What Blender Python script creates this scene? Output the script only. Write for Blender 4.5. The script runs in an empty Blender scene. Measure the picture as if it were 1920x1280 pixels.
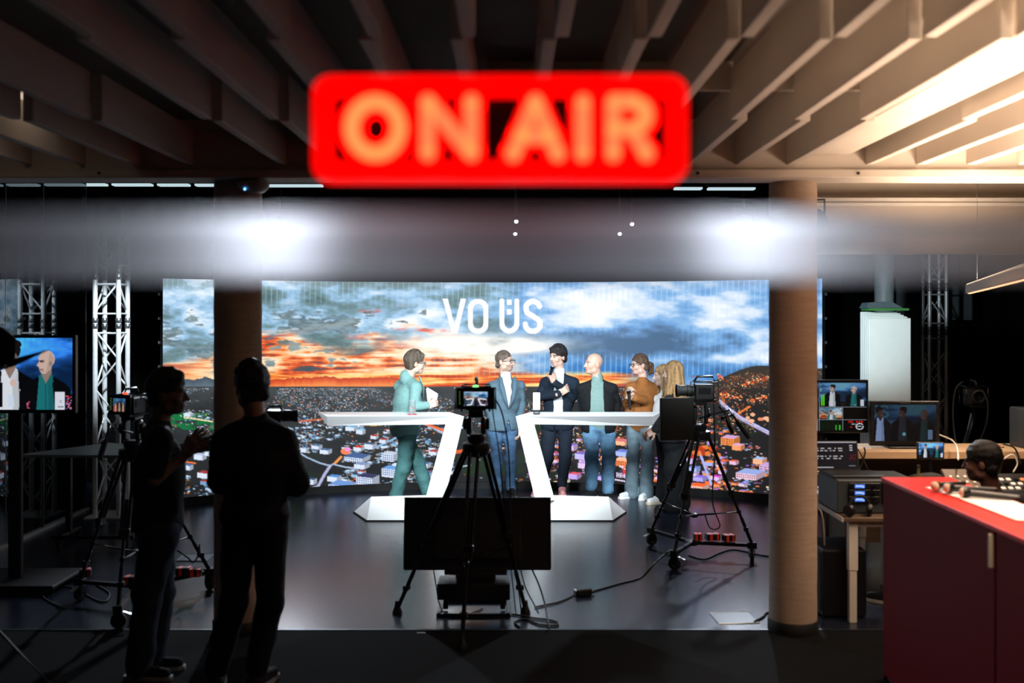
import bpy, bmesh, math, random
import numpy as np
from mathutils import Vector, Matrix

# ------------------------------------------------------------------ camera
scene = bpy.context.scene
col = scene.collection
cam_d = bpy.data.cameras.new('camera'); cam = bpy.data.objects.new('camera', cam_d); col.objects.link(cam)
cam.location = (0, 0, 2.05); cam.rotation_euler = (math.radians(90), 0, 0)
cam_d.sensor_width = 36; cam_d.lens = 35; cam_d.shift_y = -45 / 1920
cam_d.clip_start = .02; cam_d.clip_end = 100
cam_d.dof.use_dof = True; cam_d.dof.focus_distance = 11.2; cam_d.dof.aperture_fstop = 1.5
scene.camera = cam
# ------------------------------------------------------------------ world, lights, exposure
vs = scene.view_settings
vs.view_transform = 'Standard'; vs.look = 'None'; vs.exposure = 0; vs.gamma = 1; vs.use_curve_mapping = False
w = bpy.data.worlds.new('dark_hall'); scene.world = w; w.use_nodes = True
w.node_tree.nodes['Background'].inputs[0].default_value = (.6, .8, 1, 1)
w.node_tree.nodes['Background'].inputs[1].default_value = .0015

def spot(name, loc, aim, power, ang=60, blend=.5, size=.08, c=(1, 1, 1)):
    d = bpy.data.lights.new(name, 'SPOT'); d.energy = power; d.spot_size = math.radians(ang); d.spot_blend = blend
    d.shadow_soft_size = size; d.color = c
    o = bpy.data.objects.new(name, d); col.objects.link(o); o.location = loc
    o.rotation_euler = (Vector(aim) - Vector(loc)).to_track_quat('-Z', 'Y').to_euler()
    return o
def area(name, loc, aim, power, sx, sy, c=(1, 1, 1), spread=180):
    d = bpy.data.lights.new(name, 'AREA'); d.energy = power; d.shape = 'RECTANGLE'; d.size = sx; d.size_y = sy; d.color = c
    d.spread = math.radians(spread)
    o = bpy.data.objects.new(name, d); col.objects.link(o); o.location = loc
    o.rotation_euler = (Vector(aim) - Vector(loc)).to_track_quat('-Z', 'Y').to_euler()
    return o
COOL = (.86, .95, 1.0); WARM = (1.0, .74, .54)
KEYS = [(-1.98, 7.15, 2.34), (0.05, 7.1, 3.06), (2.06, 7.15, 2.64)]           # front key lamps of the stage
for i, k in enumerate(KEYS):
    spot('key_light', k, (k[0] * .35, 11.2, 1.2), 980, 58, .7, .32, COOL)
BACKS = [(-2.62, 11.45, 3.02), (2.62, 11.45, 3.04)]                      # back lamps over the LED wall, facing the hall
for i, k in enumerate(BACKS):
    spot('back_light', (k[0], k[1] - .22, k[2] - .07), (k[0] * .45, 6.3, 0), 560, 62, .6, .07, (.80, .88, 1.0))
ADDED_FILL = (2.12, 7.4, 2.30)  # added lamp, there to brighten the white boards in the control corner
spot('added_fill_light', ADDED_FILL, (4.5, 11.5, 1.7), 330, 40, .8, .08, COOL)
spot('truss_light', (-3.0, 8.6, 3.25), (-4.15, 10.3, 1.8), 700, 30, .7, .06, COOL)

# ------------------------------------------------------------------ helpers: colour and materials
def lin(v):
    v = np.asarray(v, float)
    return np.where(v <= .04045, v / 12.92, ((v + .055) / 1.055) ** 2.4)
def C(r, g, b): return tuple(float(x) for x in lin(np.array([r, g, b]) / 255.))
MATS = {}
def mat(name, c, rough=.5, metal=0., var=.10, scale=14., bump=0., bscale=90., spec=.5, emit=None, es=0., coat=0., stretch=(1, 1, 1), attr=None, alpha=None, trans=0.):
    if name in MATS: return MATS[name]
    m = bpy.data.materials.new(name); m.use_nodes = True; MATS[name] = m
    nt = m.node_tree; p = nt.nodes['Principled BSDF']
    p.inputs['Roughness'].default_value = rough; p.inputs['Metallic'].default_value = metal
    p.inputs['Specular IOR Level'].default_value = spec; p.inputs['Coat Weight'].default_value = coat
    p.inputs['Transmission Weight'].default_value = trans
    tc = nt.nodes.new('ShaderNodeTexCoord'); mp = nt.nodes.new('ShaderNodeMapping'); mp.inputs['Scale'].default_value = stretch
    nt.links.new(tc.outputs['Object'], mp.inputs[0])
    n = nt.nodes.new('ShaderNodeTexNoise'); n.inputs['Scale'].default_value = scale; n.inputs['Detail'].default_value = 4
    nt.links.new(mp.outputs[0], n.inputs['Vector'])
    mx = nt.nodes.new('ShaderNodeMix'); mx.data_type = 'RGBA'; mx.blend_type = 'MULTIPLY'; mx.inputs['Factor'].default_value = 1
    rr = nt.nodes.new('ShaderNodeMapRange'); rr.inputs['From Min'].default_value = .25; rr.inputs['From Max'].default_value = .75
    rr.inputs['To Min'].default_value = 1 - var; rr.inputs['To Max'].default_value = 1 + var
    nt.links.new(n.outputs['Fac'], rr.inputs['Value'])
    cc = nt.nodes.new('ShaderNodeCombineColor')
    for i in range(3): nt.links.new(rr.outputs[0], cc.inputs[i])
    nt.links.new(cc.outputs[0], mx.inputs['B'])
    if attr:
        a = nt.nodes.new('ShaderNodeAttribute'); a.attribute_name = attr; nt.links.new(a.outputs['Color'], mx.inputs['A'])
    else: mx.inputs['A'].default_value = (*c, 1)
    nt.links.new(mx.outputs['Result'], p.inputs['Base Color'])
    if bump:
        b = nt.nodes.new('ShaderNodeBump'); b.inputs['Strength'].default_value = bump; b.inputs['Distance'].default_value = .01
        n2 = nt.nodes.new('ShaderNodeTexNoise'); n2.inputs['Scale'].default_value = bscale; n2.inputs['Detail'].default_value = 5
        nt.links.new(mp.outputs[0], n2.inputs['Vector'])
        nt.links.new(n2.outputs['Fac'], b.inputs['Height']); nt.links.new(b.outputs[0], p.inputs['Normal'])
    if emit is not None:
        p.inputs['Emission Color'].default_value = (*emit, 1); p.inputs['Emission Strength'].default_value = es
    return m
def screen_mat(name, strength):
    if name in MATS: return MATS[name]
    m = bpy.data.materials.new(name); m.use_nodes = True; MATS[name] = m
    nt = m.node_tree; p = nt.nodes['Principled BSDF']
    a = nt.nodes.new('ShaderNodeAttribute'); a.attribute_name = 'Col'
    p.inputs['Base Color'].default_value = (.004, .004, .005, 1); p.inputs['Roughness'].default_value = .6; p.inputs['Specular IOR Level'].default_value = .08
    nt.links.new(a.outputs['Color'], p.inputs['Emission Color']); p.inputs['Emission Strength'].default_value = strength
    return m
def glass_mat(name, tint=(1, 1, 1), refl=1.6, clear=1.0):
    """thin pane: lets light straight through and mirrors by Fresnel"""
    if name in MATS: return MATS[name]
    m = bpy.data.materials.new(name); m.use_nodes = True; MATS[name] = m
    nt = m.node_tree; nt.nodes.remove(nt.nodes['Principled BSDF'])
    out = nt.nodes['Material Output']
    t = nt.nodes.new('ShaderNodeBsdfTransparent'); t.inputs[0].default_value = (*[x * clear for x in tint], 1)
    g = nt.nodes.new('ShaderNodeBsdfGlossy'); g.inputs['Roughness'].default_value = 0.0; g.inputs['Color'].default_value = (.9, .95, 1, 1)
    f = nt.nodes.new('ShaderNodeFresnel'); f.inputs[0].default_value = 1.5
    k = nt.nodes.new('ShaderNodeMath'); k.operation = 'MULTIPLY'; k.inputs[1].default_value = refl; k.use_clamp = True
    mx = nt.nodes.new('ShaderNodeMixShader')
    nt.links.new(f.outputs[0], k.inputs[0]); nt.links.new(k.outputs[0], mx.inputs[0])
    nt.links.new(t.outputs[0], mx.inputs[1]); nt.links.new(g.outputs[0], mx.inputs[2]); nt.links.new(mx.outputs[0], out.inputs[0])
    return m
def frost_mat(name):
    """satin film: a little clear, a little forward scatter, mostly wide scatter"""
    m = bpy.data.materials.new(name); m.use_nodes = True; MATS[name] = m
    nt = m.node_tree; nt.nodes.remove(nt.nodes['Principled BSDF']); out = nt.nodes['Material Output']
    def refr(r, ior, cl):
        g = nt.nodes.new('ShaderNodeBsdfRefraction'); g.inputs['Roughness'].default_value = r; g.inputs['IOR'].default_value = ior
        g.inputs['Color'].default_value = (cl, cl, cl * 1.04, 1); return g
    def mix(f, a, b):
        x = nt.nodes.new('ShaderNodeMixShader'); x.inputs[0].default_value = f
        nt.links.new(a.outputs[0], x.inputs[1]); nt.links.new(b.outputs[0], x.inputs[2]); return x
    t = nt.nodes.new('ShaderNodeBsdfTransparent')
    d = nt.nodes.new('ShaderNodeBsdfTranslucent'); d.inputs[0].default_value = (.30, .30, .32, 1)
    d2 = nt.nodes.new('ShaderNodeBsdfDiffuse'); d2.inputs[0].default_value = (.30, .30, .30, 1)
    wide = mix(.30, refr(.9, 1.25, .16), mix(.5, d, d2))
    body = mix(.085, wide, refr(.80, 1.10, .95))
    nt.links.new(mix(.13, body, t).outputs[0], out.inputs[0])
    return m

# ------------------------------------------------------------------ helpers: geometry
def W(x, y, D):
    """a place measured in the photograph at a known distance D (metres), as a point of the hall"""
    return Vector(((x - 960) / 1867. * D, D, 2.05 + (595 - y) / 1867. * D))
def basis(d):
    d = Vector(d).normalized()
    a = Vector((0, 0, 1)) if abs(d.z) < .9 else Vector((1, 0, 0))
    u = d.cross(a).normalized(); v = u.cross(d).normalized()
    return u, v, d
class MB:
    def __init__(s): s.v = []; s.f = []; s.m = []; s.cm = 0
    def add(s, vs, fs):
        o = len(s.v); s.v += [tuple(v) for v in vs]; s.f += [tuple(i + o for i in f) for f in fs]; s.m += [s.cm] * len(fs)
        return s
    def mi(s, i): s.cm = i; return s
    def box(s, c, size, R=None, b=0.):
        h = [x / 2 for x in size]; c = Vector(c)
        b = min(b, .45 * min(size))
        vs, fs = [], []
        sg = [(x, y, z) for x in (-1, 1) for y in (-1, 1) for z in (-1, 1)]
        if b <= 0:
            vs = [Vector((x * h[0], y * h[1], z * h[2])) for x, y, z in sg]
            fs = [(0, 1, 3, 2), (4, 6, 7, 5), (0, 4, 5, 1), (2, 3, 7, 6), (0, 2, 6, 4), (1, 5, 7, 3)]
        else:
            ix = {}
            for g in sg:
                for a in range(3):
                    p = [g[k] * (h[k] - (0 if k == a else b)) for k in range(3)]
                    ix[g, a] = len(vs); vs.append(Vector(p))
            for a in range(3):
                o1, o2 = [k for k in range(3) if k != a]
                for sgn in (-1, 1):
                    q = []
                    for p1, p2 in ((-1, -1), (1, -1), (1, 1), (-1, 1)):
                        g = [0, 0, 0]; g[a] = sgn; g[o1] = p1; g[o2] = p2; q.append(ix[tuple(g), a])
                    fs.append(tuple(q))
            for a in range(3):
                o1, o2 = [k for k in range(3) if k != a]
                for p1 in (-1, 1):
                    for p2 in (-1, 1):
                        g0 = [0, 0, 0]; g0[a] = -1; g0[o1] = p1; g0[o2] = p2; g1 = list(g0); g1[a] = 1
                        g0, g1 = tuple(g0), tuple(g1)
                        fs.append((ix[g0, o1], ix[g1, o1], ix[g1, o2], ix[g0, o2]))
            for g in sg: fs.append((ix[g, 0], ix[g, 1], ix[g, 2]))
        if R is not None: vs = [R @ v for v in vs]
        return s.add([v + c for v in vs], fs)
    def cyl(s, a, b, r, r2=None, n=12, cap=True):
        a, b = Vector(a), Vector(b); r2 = r if r2 is None else r2
        u, v, d = basis(b - a); vs = []
        for p, rr in ((a, r), (b, r2)):
            vs += [p + (u * math.cos(t) + v * math.sin(t)) * rr for t in [2 * math.pi * i / n for i in range(n)]]
        fs = [(i, (i + 1) % n, n + (i + 1) % n, n + i) for i in range(n)]
        if cap: fs += [tuple(range(n - 1, -1, -1)), tuple(range(n, 2 * n))]
        return s.add(vs, fs)
    def tube(s, pts, r, n=6, closed=False):
        pts = [Vector(p) for p in pts]; N = len(pts); vs = []; up = None
        for i, p in enumerate(pts):
            a = pts[(i - 1) % N] if (i or closed) else p; b = pts[(i + 1) % N] if (i < N - 1 or closed) else p
            d = (b - a)
            d = d.normalized() if d.length > 1e-9 else Vector((0, 0, 1))
            if up is None: u, v, _ = basis(d)
            else:
                u = (up - d * up.dot(d))
                u = u.normalized() if u.length > 1e-6 else basis(d)[0]
                v = d.cross(u)
            up = u
            rr = r[i] if isinstance(r, (list, tuple)) else r
            vs += [p + (u * math.cos(t) + v * math.sin(t)) * rr for t in [2 * math.pi * k / n for k in range(n)]]
        fs = []
        for i in range(N if closed else N - 1):
            j = (i + 1) % N
            fs += [(i * n + k, i * n + (k + 1) % n, j * n + (k + 1) % n, j * n + k) for k in range(n)]
        if not closed: fs += [tuple(range(n - 1, -1, -1)), tuple(range((N - 1) * n, N * n))]
        return s.add(vs, fs)
    def lathe(s, prof, o, axis=(0, 0, 1), n=20):
        """prof: (radius, distance along axis)"""
        u, v, d = basis(axis); o = Vector(o); vs = []
        for r, t in prof: vs += [o + d * t + (u * math.cos(q) + v * math.sin(q)) * r for q in [2 * math.pi * k / n for k in range(n)]]
        fs = []
        for i in range(len(prof) - 1): fs += [(i * n + k, i * n + (k + 1) % n, (i + 1) * n + (k + 1) % n, (i + 1) * n + k) for k in range(n)]
        fs += [tuple(range(n - 1, -1, -1)), tuple(range((len(prof) - 1) * n, len(prof) * n))]
        return s.add(vs, fs)
    def sphere(s, c, r, n=12, sc=(1, 1, 1)):
        c = Vector(c); m = n // 2; vs = []
        for i in range(1, m):
            a = math.pi * i / m
            vs += [c + Vector((math.sin(a) * math.cos(t) * r * sc[0], math.sin(a) * math.sin(t) * r * sc[1], math.cos(a) * r * sc[2])) for t in [2 * math.pi * k / n for k in range(n)]]
        vs += [c + Vector((0, 0, r * sc[2])), c - Vector((0, 0, r * sc[2]))]
        fs = []
        for i in range(m - 2): fs += [(i * n + k, i * n + (k + 1) % n, (i + 1) * n + (k + 1) % n, (i + 1) * n + k) for k in range(n)]
        T = (m - 1) * n
        fs += [(T, (k + 1) % n, k) for k in range(n)] + [(T + 1, (m - 2) * n + k, (m - 2) * n + (k + 1) % n) for k in range(n)]
        return s.add(vs, fs)
    def prism(s, pts, d):
        """closed polygon pts (3-D) swept by vector d"""
        pts = [Vector(p) for p in pts]; d = Vector(d); n = len(pts)
        return s.add(pts + [p + d for p in pts], [tuple(range(n))[::-1], tuple(range(n, 2 * n))] + [(i, (i + 1) % n, n + (i + 1) % n, n + i) for i in range(n)])
    def hexa(s, a, b):
        """solid between two polygons with equal counts"""
        n = len(a)
        return s.add(list(a) + list(b), [tuple(range(n))[::-1], tuple(range(n, 2 * n))] + [(i, (i + 1) % n, n + (i + 1) % n, n + i) for i in range(n)])
TM = {}
def thing(name, label, cat, loc=(0, 0, 0), rz=0., group=None):
    o = bpy.data.objects.new(name, None); col.objects.link(o); o.empty_display_size = .05
    o.location = loc; o.rotation_euler = (0, 0, rz); TM[o.name] = Matrix.Translation(Vector(loc)) @ Matrix.Rotation(rz, 4, 'Z')
    return tag(o, label, cat, group)
def tag(o, label, cat, group=None):
    o['label'] = label; o['category'] = cat
    if group: o['group'] = group
    return o
def obj(name, mb, m, parent=None, smooth=False, world=True, struct=False, recalc=True):
    """one mesh object; vertices given in hall coordinates unless world=False"""
    me = bpy.data.meshes.new(name)
    v = mb.v; o = bpy.data.objects.new(name, me); col.objects.link(o)
    M = Matrix.Identity(4)
    if parent is not None:
        M = TM[parent.name]
        if world:
            I = M.inverted(); v = [I @ Vector(p) for p in v]
    elif world and v:
        A = np.array(v); c = Vector(((A[:, 0].min() + A[:, 0].max()) / 2, (A[:, 1].min() + A[:, 1].max()) / 2, A[:, 2].min()))
        if struct: c = Vector((0, 0, 0))
        o.location = c; v = [Vector(p) - c for p in v]; M = Matrix.Translation(c)
    me.from_pydata([tuple(p) for p in v], [], mb.f)
    for x in (m if isinstance(m, (list, tuple)) else [m]): me.materials.append(x)
    if len(me.materials) > 1: me.polygons.foreach_set('material_index', mb.m)
    if recalc:
        bm = bmesh.new(); bm.from_mesh(me); bmesh.ops.recalc_face_normals(bm, faces=bm.faces); bm.to_mesh(me); bm.free()
    if smooth:
        me.polygons.foreach_set('use_smooth', [True] * len(me.polygons))
        if smooth != 'all':
            try: me.set_sharp_from_angle(angle=math.radians(40))
            except Exception: pass
    me.update()
    if parent is not None: o.parent = parent
    TM[o.name] = M
    if struct: o['kind'] = 'structure'
    return o
def rotz(a): return Matrix.Rotation(a, 3, 'Z')
def look_R(fwd, up=(0, 0, 1)):
    """matrix whose columns are right, forward, up"""
    f = Vector(fwd).normalized(); r = f.cross(Vector(up)).normalized(); u = r.cross(f)
    return Matrix((r, f, u)).transposed()
def grid_screen(name, rgb, o, ux, uz, m, parent):
    """a lit panel: rgb (h,w,3 sRGB) shown on the rectangle o + s*ux + t*uz (t down from the top)"""
    h, w_ = rgb.shape[:2]; o = Vector(o); ux = Vector(ux); uz = Vector(uz)
    s, t = np.meshgrid(np.linspace(0, 1, w_), np.linspace(0, 1, h))
    V = np.array(o)[None, None] + s[..., None] * np.array(ux) + t[..., None] * np.array(uz)
    return grid_mesh(name, V, rgb, m, parent)
def grid_mesh(name, V, rgb, m, parent):
    h, w_ = V.shape[:2]
    I = np.array(TM[parent.name].inverted()); P = V.reshape(-1, 3) @ I[:3, :3].T + I[:3, 3]
    i = (np.arange(h - 1)[:, None] * w_ + np.arange(w_ - 1)[None]).ravel()
    q = np.stack([i, i + w_, i + w_ + 1, i + 1], 1)
    return np_mesh(name, P, q, m, parent, lin(np.clip(rgb, 0, 1)).reshape(-1, 3), smooth=False)
def np_mesh(name, P, q, m, parent=None, colr=None, smooth=True, loc=None):
    me = bpy.data.meshes.new(name); n = len(q); k = q.shape[1]
    me.vertices.add(len(P)); me.vertices.foreach_set('co', np.ascontiguousarray(P, dtype=np.float32).ravel())
    me.loops.add(n * k); me.loops.foreach_set('vertex_index', np.ascontiguousarray(q, dtype=np.int32).ravel())
    me.polygons.add(n); me.polygons.foreach_set('loop_start', np.arange(0, n * k, k, dtype=np.int32))
    if smooth: me.polygons.foreach_set('use_smooth', np.ones(n, dtype=bool))
    me.update(calc_edges=True)
    if colr is not None:
        a = me.color_attributes.new('Col', 'FLOAT_COLOR', 'POINT')
        a.data.foreach_set('color', np.concatenate([colr, np.ones((len(P), 1))], 1).astype(np.float32).ravel())
    me.materials.append(m)
    o = bpy.data.objects.new(name, me); col.objects.link(o)
    if parent is not None: o.parent = parent
    if loc is not None: o.location = loc
    TM[o.name] = Matrix.Translation(Vector(loc)) if loc is not None else Matrix.Identity(4)
    return o
def stroke2d(pts, wd, n=10, cap=True, closed=False):
    """outline pieces of a thick rounded pen line in 2-D: list of convex polygons"""
    out = []
    P = [Vector(p) for p in pts]; L = len(P)
    for i in range(L if closed else L - 1):
        a, b = P[i], P[(i + 1) % L]; d = (b - a).normalized(); nrm = Vector((-d.y, d.x)) * wd / 2
        out.append([a + nrm, a - nrm, b - nrm, b + nrm])
    for i, p in enumerate(P):
        if cap or closed or 0 < i < L - 1:
            out.append([p + Vector((math.cos(t), math.sin(t))) * wd / 2 for t in [2 * math.pi * k / n for k in range(n)]])
    return out
def arc2d(c, rx, ry, a0, a1, n=10):
    return [(c[0] + rx * math.cos(math.radians(a0 + (a1 - a0) * i / n)), c[1] + ry * math.sin(math.radians(a0 + (a1 - a0) * i / n))) for i in range(n + 1)]
# ------------------------------------------------------------------ pictures shown on the screens (numpy, made from noise and shapes)
def vnoise(h, w_, sy, sx, rng):
    gy, gx = int(h / sy) + 3, int(w_ / sx) + 3
    g = rng.random((gy, gx)); y = np.arange(h) / sy + rng.random() ; x = np.arange(w_) / sx + rng.random()
    iy = y.astype(int); ix = x.astype(int); fy = y - iy; fx = x - ix
    fy = fy * fy * (3 - 2 * fy); fx = fx * fx * (3 - 2 * fx)
    iy = np.minimum(iy, gy - 2); ix = np.minimum(ix, gx - 2)
    a = g[iy][:, ix]; b = g[iy][:, ix + 1]; c = g[iy + 1][:, ix]; d = g[iy + 1][:, ix + 1]
    fx = fx[None]; fy = fy[:, None]
    return (a * (1 - fx) + b * fx) * (1 - fy) + (c * (1 - fx) + d * fx) * fy
def fbm(h, w_, sy, sx, seed, octv=5, gain=.55):
    rng = np.random.default_rng(seed); o = np.zeros((h, w_)); a = 1.; t = 0.
    for i in range(octv):
        o += a * vnoise(h, w_, max(sy, 1.2), max(sx, 1.2), rng); t += a; a *= gain; sy /= 2; sx /= 2
    o /= t
    return (o - o.mean()) / (o.std() + 1e-9) * .17 + .5
def sstep(a, b, x):
    t = np.clip((x - a) / (b - a), 0, 1); return t * t * (3 - 2 * t)
def ramp(v, stops):
    p = [s[0] for s in stops]
    return np.stack([np.interp(v, p, [s[1][k] / 255. for s in stops]) for k in range(3)], -1)
def mixc(img, c, a):
    a = np.clip(a, 0, 1)[..., None]; c = np.asarray(c, float)
    if c.ndim == 1: c = c / 255.
    return img * (1 - a) + c * a
class Canvas:
    """picture in units of the measured photo, origin x0,y0"""
    def __init__(s, img, x0, y0): s.i = img; s.x0 = x0; s.y0 = y0
    def rect(s, x, y, w_, h, c):
        a, b = int(round(x - s.x0)), int(round(y - s.y0)); w_ = max(1, int(round(w_))); h = max(1, int(round(h)))
        s.i[max(b, 0):max(b + h, 0), max(a, 0):max(a + w_, 0)] = np.asarray(c) / 255.
    def poly(s, pts, c, al=1.):
        P = np.array(pts, float) - (s.x0, s.y0); H, W_ = s.i.shape[:2]
        x0, y0 = np.floor(P.min(0)).astype(int); x1, y1 = np.ceil(P.max(0)).astype(int) + 1
        x0, y0 = max(x0, 0), max(y0, 0); x1, y1 = min(x1, W_), min(y1, H)
        if x1 <= x0 or y1 <= y0: return
        X, Y = np.meshgrid(np.arange(x0, x1), np.arange(y0, y1)); ins = np.ones(X.shape, bool)
        ar = sum(P[k][0] * P[(k + 1) % len(P)][1] - P[(k + 1) % len(P)][0] * P[k][1] for k in range(len(P)))
        sg = 1 if ar > 0 else -1
        for k in range(len(P)):
            a, b = P[k], P[(k + 1) % len(P)]
            ins &= sg * ((b[0] - a[0]) * (Y - a[1]) - (b[1] - a[1]) * (X - a[0])) >= -.3 * math.hypot(b[0] - a[0], b[1] - a[1])
        v = s.i[y0:y1, x0:x1]; v[ins] = v[ins] * (1 - al) + np.asarray(c) / 255. * al
    def line(s, pts, wd, c, al=1.):
        for q in stroke2d(pts, wd, 8): s.poly(q, c, al)
    def ell(s, x, y, rx, ry, c, al=1.): s.poly([(x + rx * math.cos(t), y + ry * math.sin(t)) for t in np.linspace(0, 2 * math.pi, 20)[:-1]], c, al)
    def house(s, x, y, w_, h, wall, roof, win=None, sk=.5):
        """small block seen from above: roof slab, front wall, side wall"""
        d = w_ * .45
        s.poly([(x, y), (x + d, y - d * sk), (x + d + w_, y - d * sk + w_ * .12), (x + w_, y + w_ * .12)], roof)
        s.poly([(x, y), (x + w_, y + w_ * .12), (x + w_, y + w_ * .12 + h), (x, y + h)], wall)
        s.poly([(x + w_, y + w_ * .12), (x + w_ + d, y - d * sk + w_ * .12), (x + w_ + d, y - d * sk + w_ * .12 + h), (x + w_, y + w_ * .12 + h)], [q * .72 for q in wall])
        if win:
            k = max(2, int(w_ / 4))
            for j in range(int(h / 4)):
                for i in range(k): s.rect(x + 1.5 + i * (w_ - 2) / k, y + 2 + j * 4 + (i / k) * w_ * .12, 1.6, 2, win)

def paint_led():
    x0, y0, Wd, Hd = 296, 512, 1250, 432
    X, Y = np.meshgrid(np.arange(Wd) + x0, np.arange(Hd) + y0)
    n1 = fbm(Hd, Wd, 46, 120, 3); n2 = fbm(Hd, Wd, 18, 44, 11); n3 = fbm(Hd, Wd, 7, 22, 5); nb = fbm(Hd, Wd, 70, 170, 8, 3)
    st = fbm(Hd, Wd, 5, 90, 21, 4)
    G = lambda cx, cy, rx, ry: np.exp(-((X - cx) / rx) ** 2 - ((Y - cy) / ry) ** 2)
    t = (Y - 520) / 205.
    # right: big white and blue-grey clouds
    cr = .62 * n1 + .38 * n2 + .26 * G(1130, 565, 120, 42) + .16 * G(1360, 575, 120, 40) - .26 * G(1095, 645, 150, 26) - .16 * G(1330, 640, 140, 20) - .12 * G(1000, 612, 60, 20)
    cr += .22 * G(1345, 672, 75, 9) + .12 * G(1200, 690, 120, 8) - .20 * G(1120, 690, 70, 12)
    right = ramp(cr, [(.14, (74, 106, 140)), (.30, (92, 130, 172)), (.44, (112, 162, 216)), (.56, (142, 186, 230)), (.68, (208, 224, 244)), (.9, (246, 249, 255))])
    right = mixc(right, (20, 96, 176), .55 * G(1120, 695, 130, 22) + .5 * G(1260, 700, 160, 16))
    # left: grey-blue clouds above, fire below
    cl = .5 * n1 + .5 * n2 - .20 * G(610, 600, 95, 28) - .12 * G(720, 560, 70, 22) + .14 * G(700, 605, 90, 16) + .10 * G(520, 595, 60, 22) + .12 * G(800, 585, 60, 26) - .10 * G(350, 640, 60, 25)
    cool = ramp(cl, [(.22, (88, 112, 116)), (.36, (112, 142, 148)), (.44, (132, 168, 190)), (.53, (158, 198, 230)), (.66, (214, 232, 246)), (.80, (252, 254, 255))])
    cool = mixc(cool, (128, 148, 142), .55 * sstep(560, 520, Y) * (n2 < .55))
    cw = .34 * n2 + .2 * n3 + .46 * st
    warm = ramp(cw + .085 + .10 * (t - .8), [(.24, (70, 84, 92)), (.36, (96, 82, 84)), (.41, (196, 74, 46)), (.48, (240, 118, 62)), (.54, (251, 172, 112)), (.62, (255, 218, 176)), (.75, (255, 244, 220))])
    wm = sstep(.50, .66, t + .34 * (n1 - .5) + .12 * (n2 - .5) - .20 * sstep(470, 330, X))
    left = cool * (1 - wm[..., None]) + warm * wm[..., None]
    left = mixc(left, (232, 88, 66), 1.5 * np.clip(n3 - .12, 0, 1) * sstep(.50, .66, n2 * .5 + .36 * (G(692, 583, 34, 6) + G(770, 619, 80, 6) + G(660, 632, 50, 7)) + .05))
    dk = sstep(.51, .63, n2 * .6 + n3 * .4 + .16 * G(640, 655, 60, 14) + .16 * G(590, 610, 80, 20) + .12 * G(520, 640, 20, 18) - .22 * G(900, 640, 200, 40) - .035)
    left = mixc(left, ramp(n3, [(.2, (62, 82, 90)), (.5, (88, 108, 114)), (.8, (124, 146, 156))]), .82 * dk * sstep(710, 690, Y) * (X < 800) * sstep(560, 585, Y))
    Lm = sstep(1010, 830, X + 60 * (n1 - .5) * 4 - 70 * sstep(.62, .85, t))
    img = right * (1 - Lm[..., None]) + left * Lm[..., None]
    img = mixc(img, (255, 250, 240), .97 * np.clip(1.5 * G(890, 644, 130, 17) + .7 * G(960, 652, 80, 10), 0, 1) * (.55 + .9 * n2))
    # orange light along the horizon
    band = ramp(st + .06 * (n3 - .5), [(.3, (196, 70, 40)), (.44, (244, 128, 56)), (.56, (255, 178, 92)), (.72, (255, 224, 150))])
    bm = sstep(694, 704, Y + 8 * (n2 - .5)) * sstep(1250, 1140, X) * np.clip(sstep(420, 470, X) + sstep(410, 340, X) * 1., 0, 1)
    img = img * (1 - bm[..., None]) + band * bm[..., None]
    bl = sstep(674, 688, Y + 20 * (n2 - .5)) * sstep(415, 380, X) * .9
    img = img * (1 - bl[..., None]) + ramp(st, [(.3, (200, 110, 80)), (.5, (252, 166, 110)), (.7, (255, 208, 160))]) * bl[..., None]
    # far mountains
    rng = np.random.default_rng(4)
    xs = np.arange(Wd) + x0
    ridge = 716 - 7 * np.exp(-((xs - 612) / 24.) ** 2) - 8 * np.exp(-((xs - 560) / 60.) ** 2) - 9 * np.exp(-((xs - 720) / 45.) ** 2) - 5 * np.exp(-((xs - 660) / 30.) ** 2) - 9 * np.exp(-((xs - 385) / 25.) ** 2) - 5 * np.exp(-((xs - 345) / 14.) ** 2) + 3 * (vnoise(1, Wd, 1, 5, rng)[0] - .5) + 2 * (vnoise(1, Wd, 1, 2.5, rng)[0] - .5)
    mm = (Y > ridge[None]) & (X < 760)
    k = np.clip((Y - ridge[None]) / 14., 0, 1)
    mc = ramp(k, [(0, (190, 66, 44)), (.5, (222, 96, 50)), (1, (240, 140, 76))])
    mc = np.where((X < 420)[..., None], ramp(k, [(0, (70, 84, 96)), (1, (96, 112, 124))]), mc)
    img = np.where(mm[..., None], mc, img)
    # stripes of the tiles
    stripe = np.exp(-(((X + .02 * Y) % 10.3 - 5) / 1.0) ** 2)
    am = .30 * sstep(590, 540, Y + 40 * (n1 - .5)) + .22 * sstep(655, 670, Y) * sstep(712, 700, Y) * sstep(745, 800, X) + .14 * (X > 1000) * sstep(720, 690, Y) * (n1 > .42)
    img = mixc(img, (186, 222, 250), 1.5 * am * stripe)
    # ------------ city
    hz = 726 + 0 * X
    hill = 724 - 36 * sstep(1270, 1440, X) - 4 * np.sin(X / 31.) * (X > 1290)
    cm = Y > np.minimum(hz, hill)
    base = ramp(np.clip((Y - 726) / 200., 0, 1), [(0, (66, 70, 72)), (.15, (54, 58, 60)), (.5, (46, 49, 51)), (1, (36, 38, 40))]) * (.82 + .36 * n2[..., None])
    base = mixc(base, (36, 34, 35), .8 * sstep(1000, 1250, X)); base = mixc(base, (66, 60, 54), .8 * sstep(1280, 1330, X) * sstep(760, 700, Y))
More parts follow.
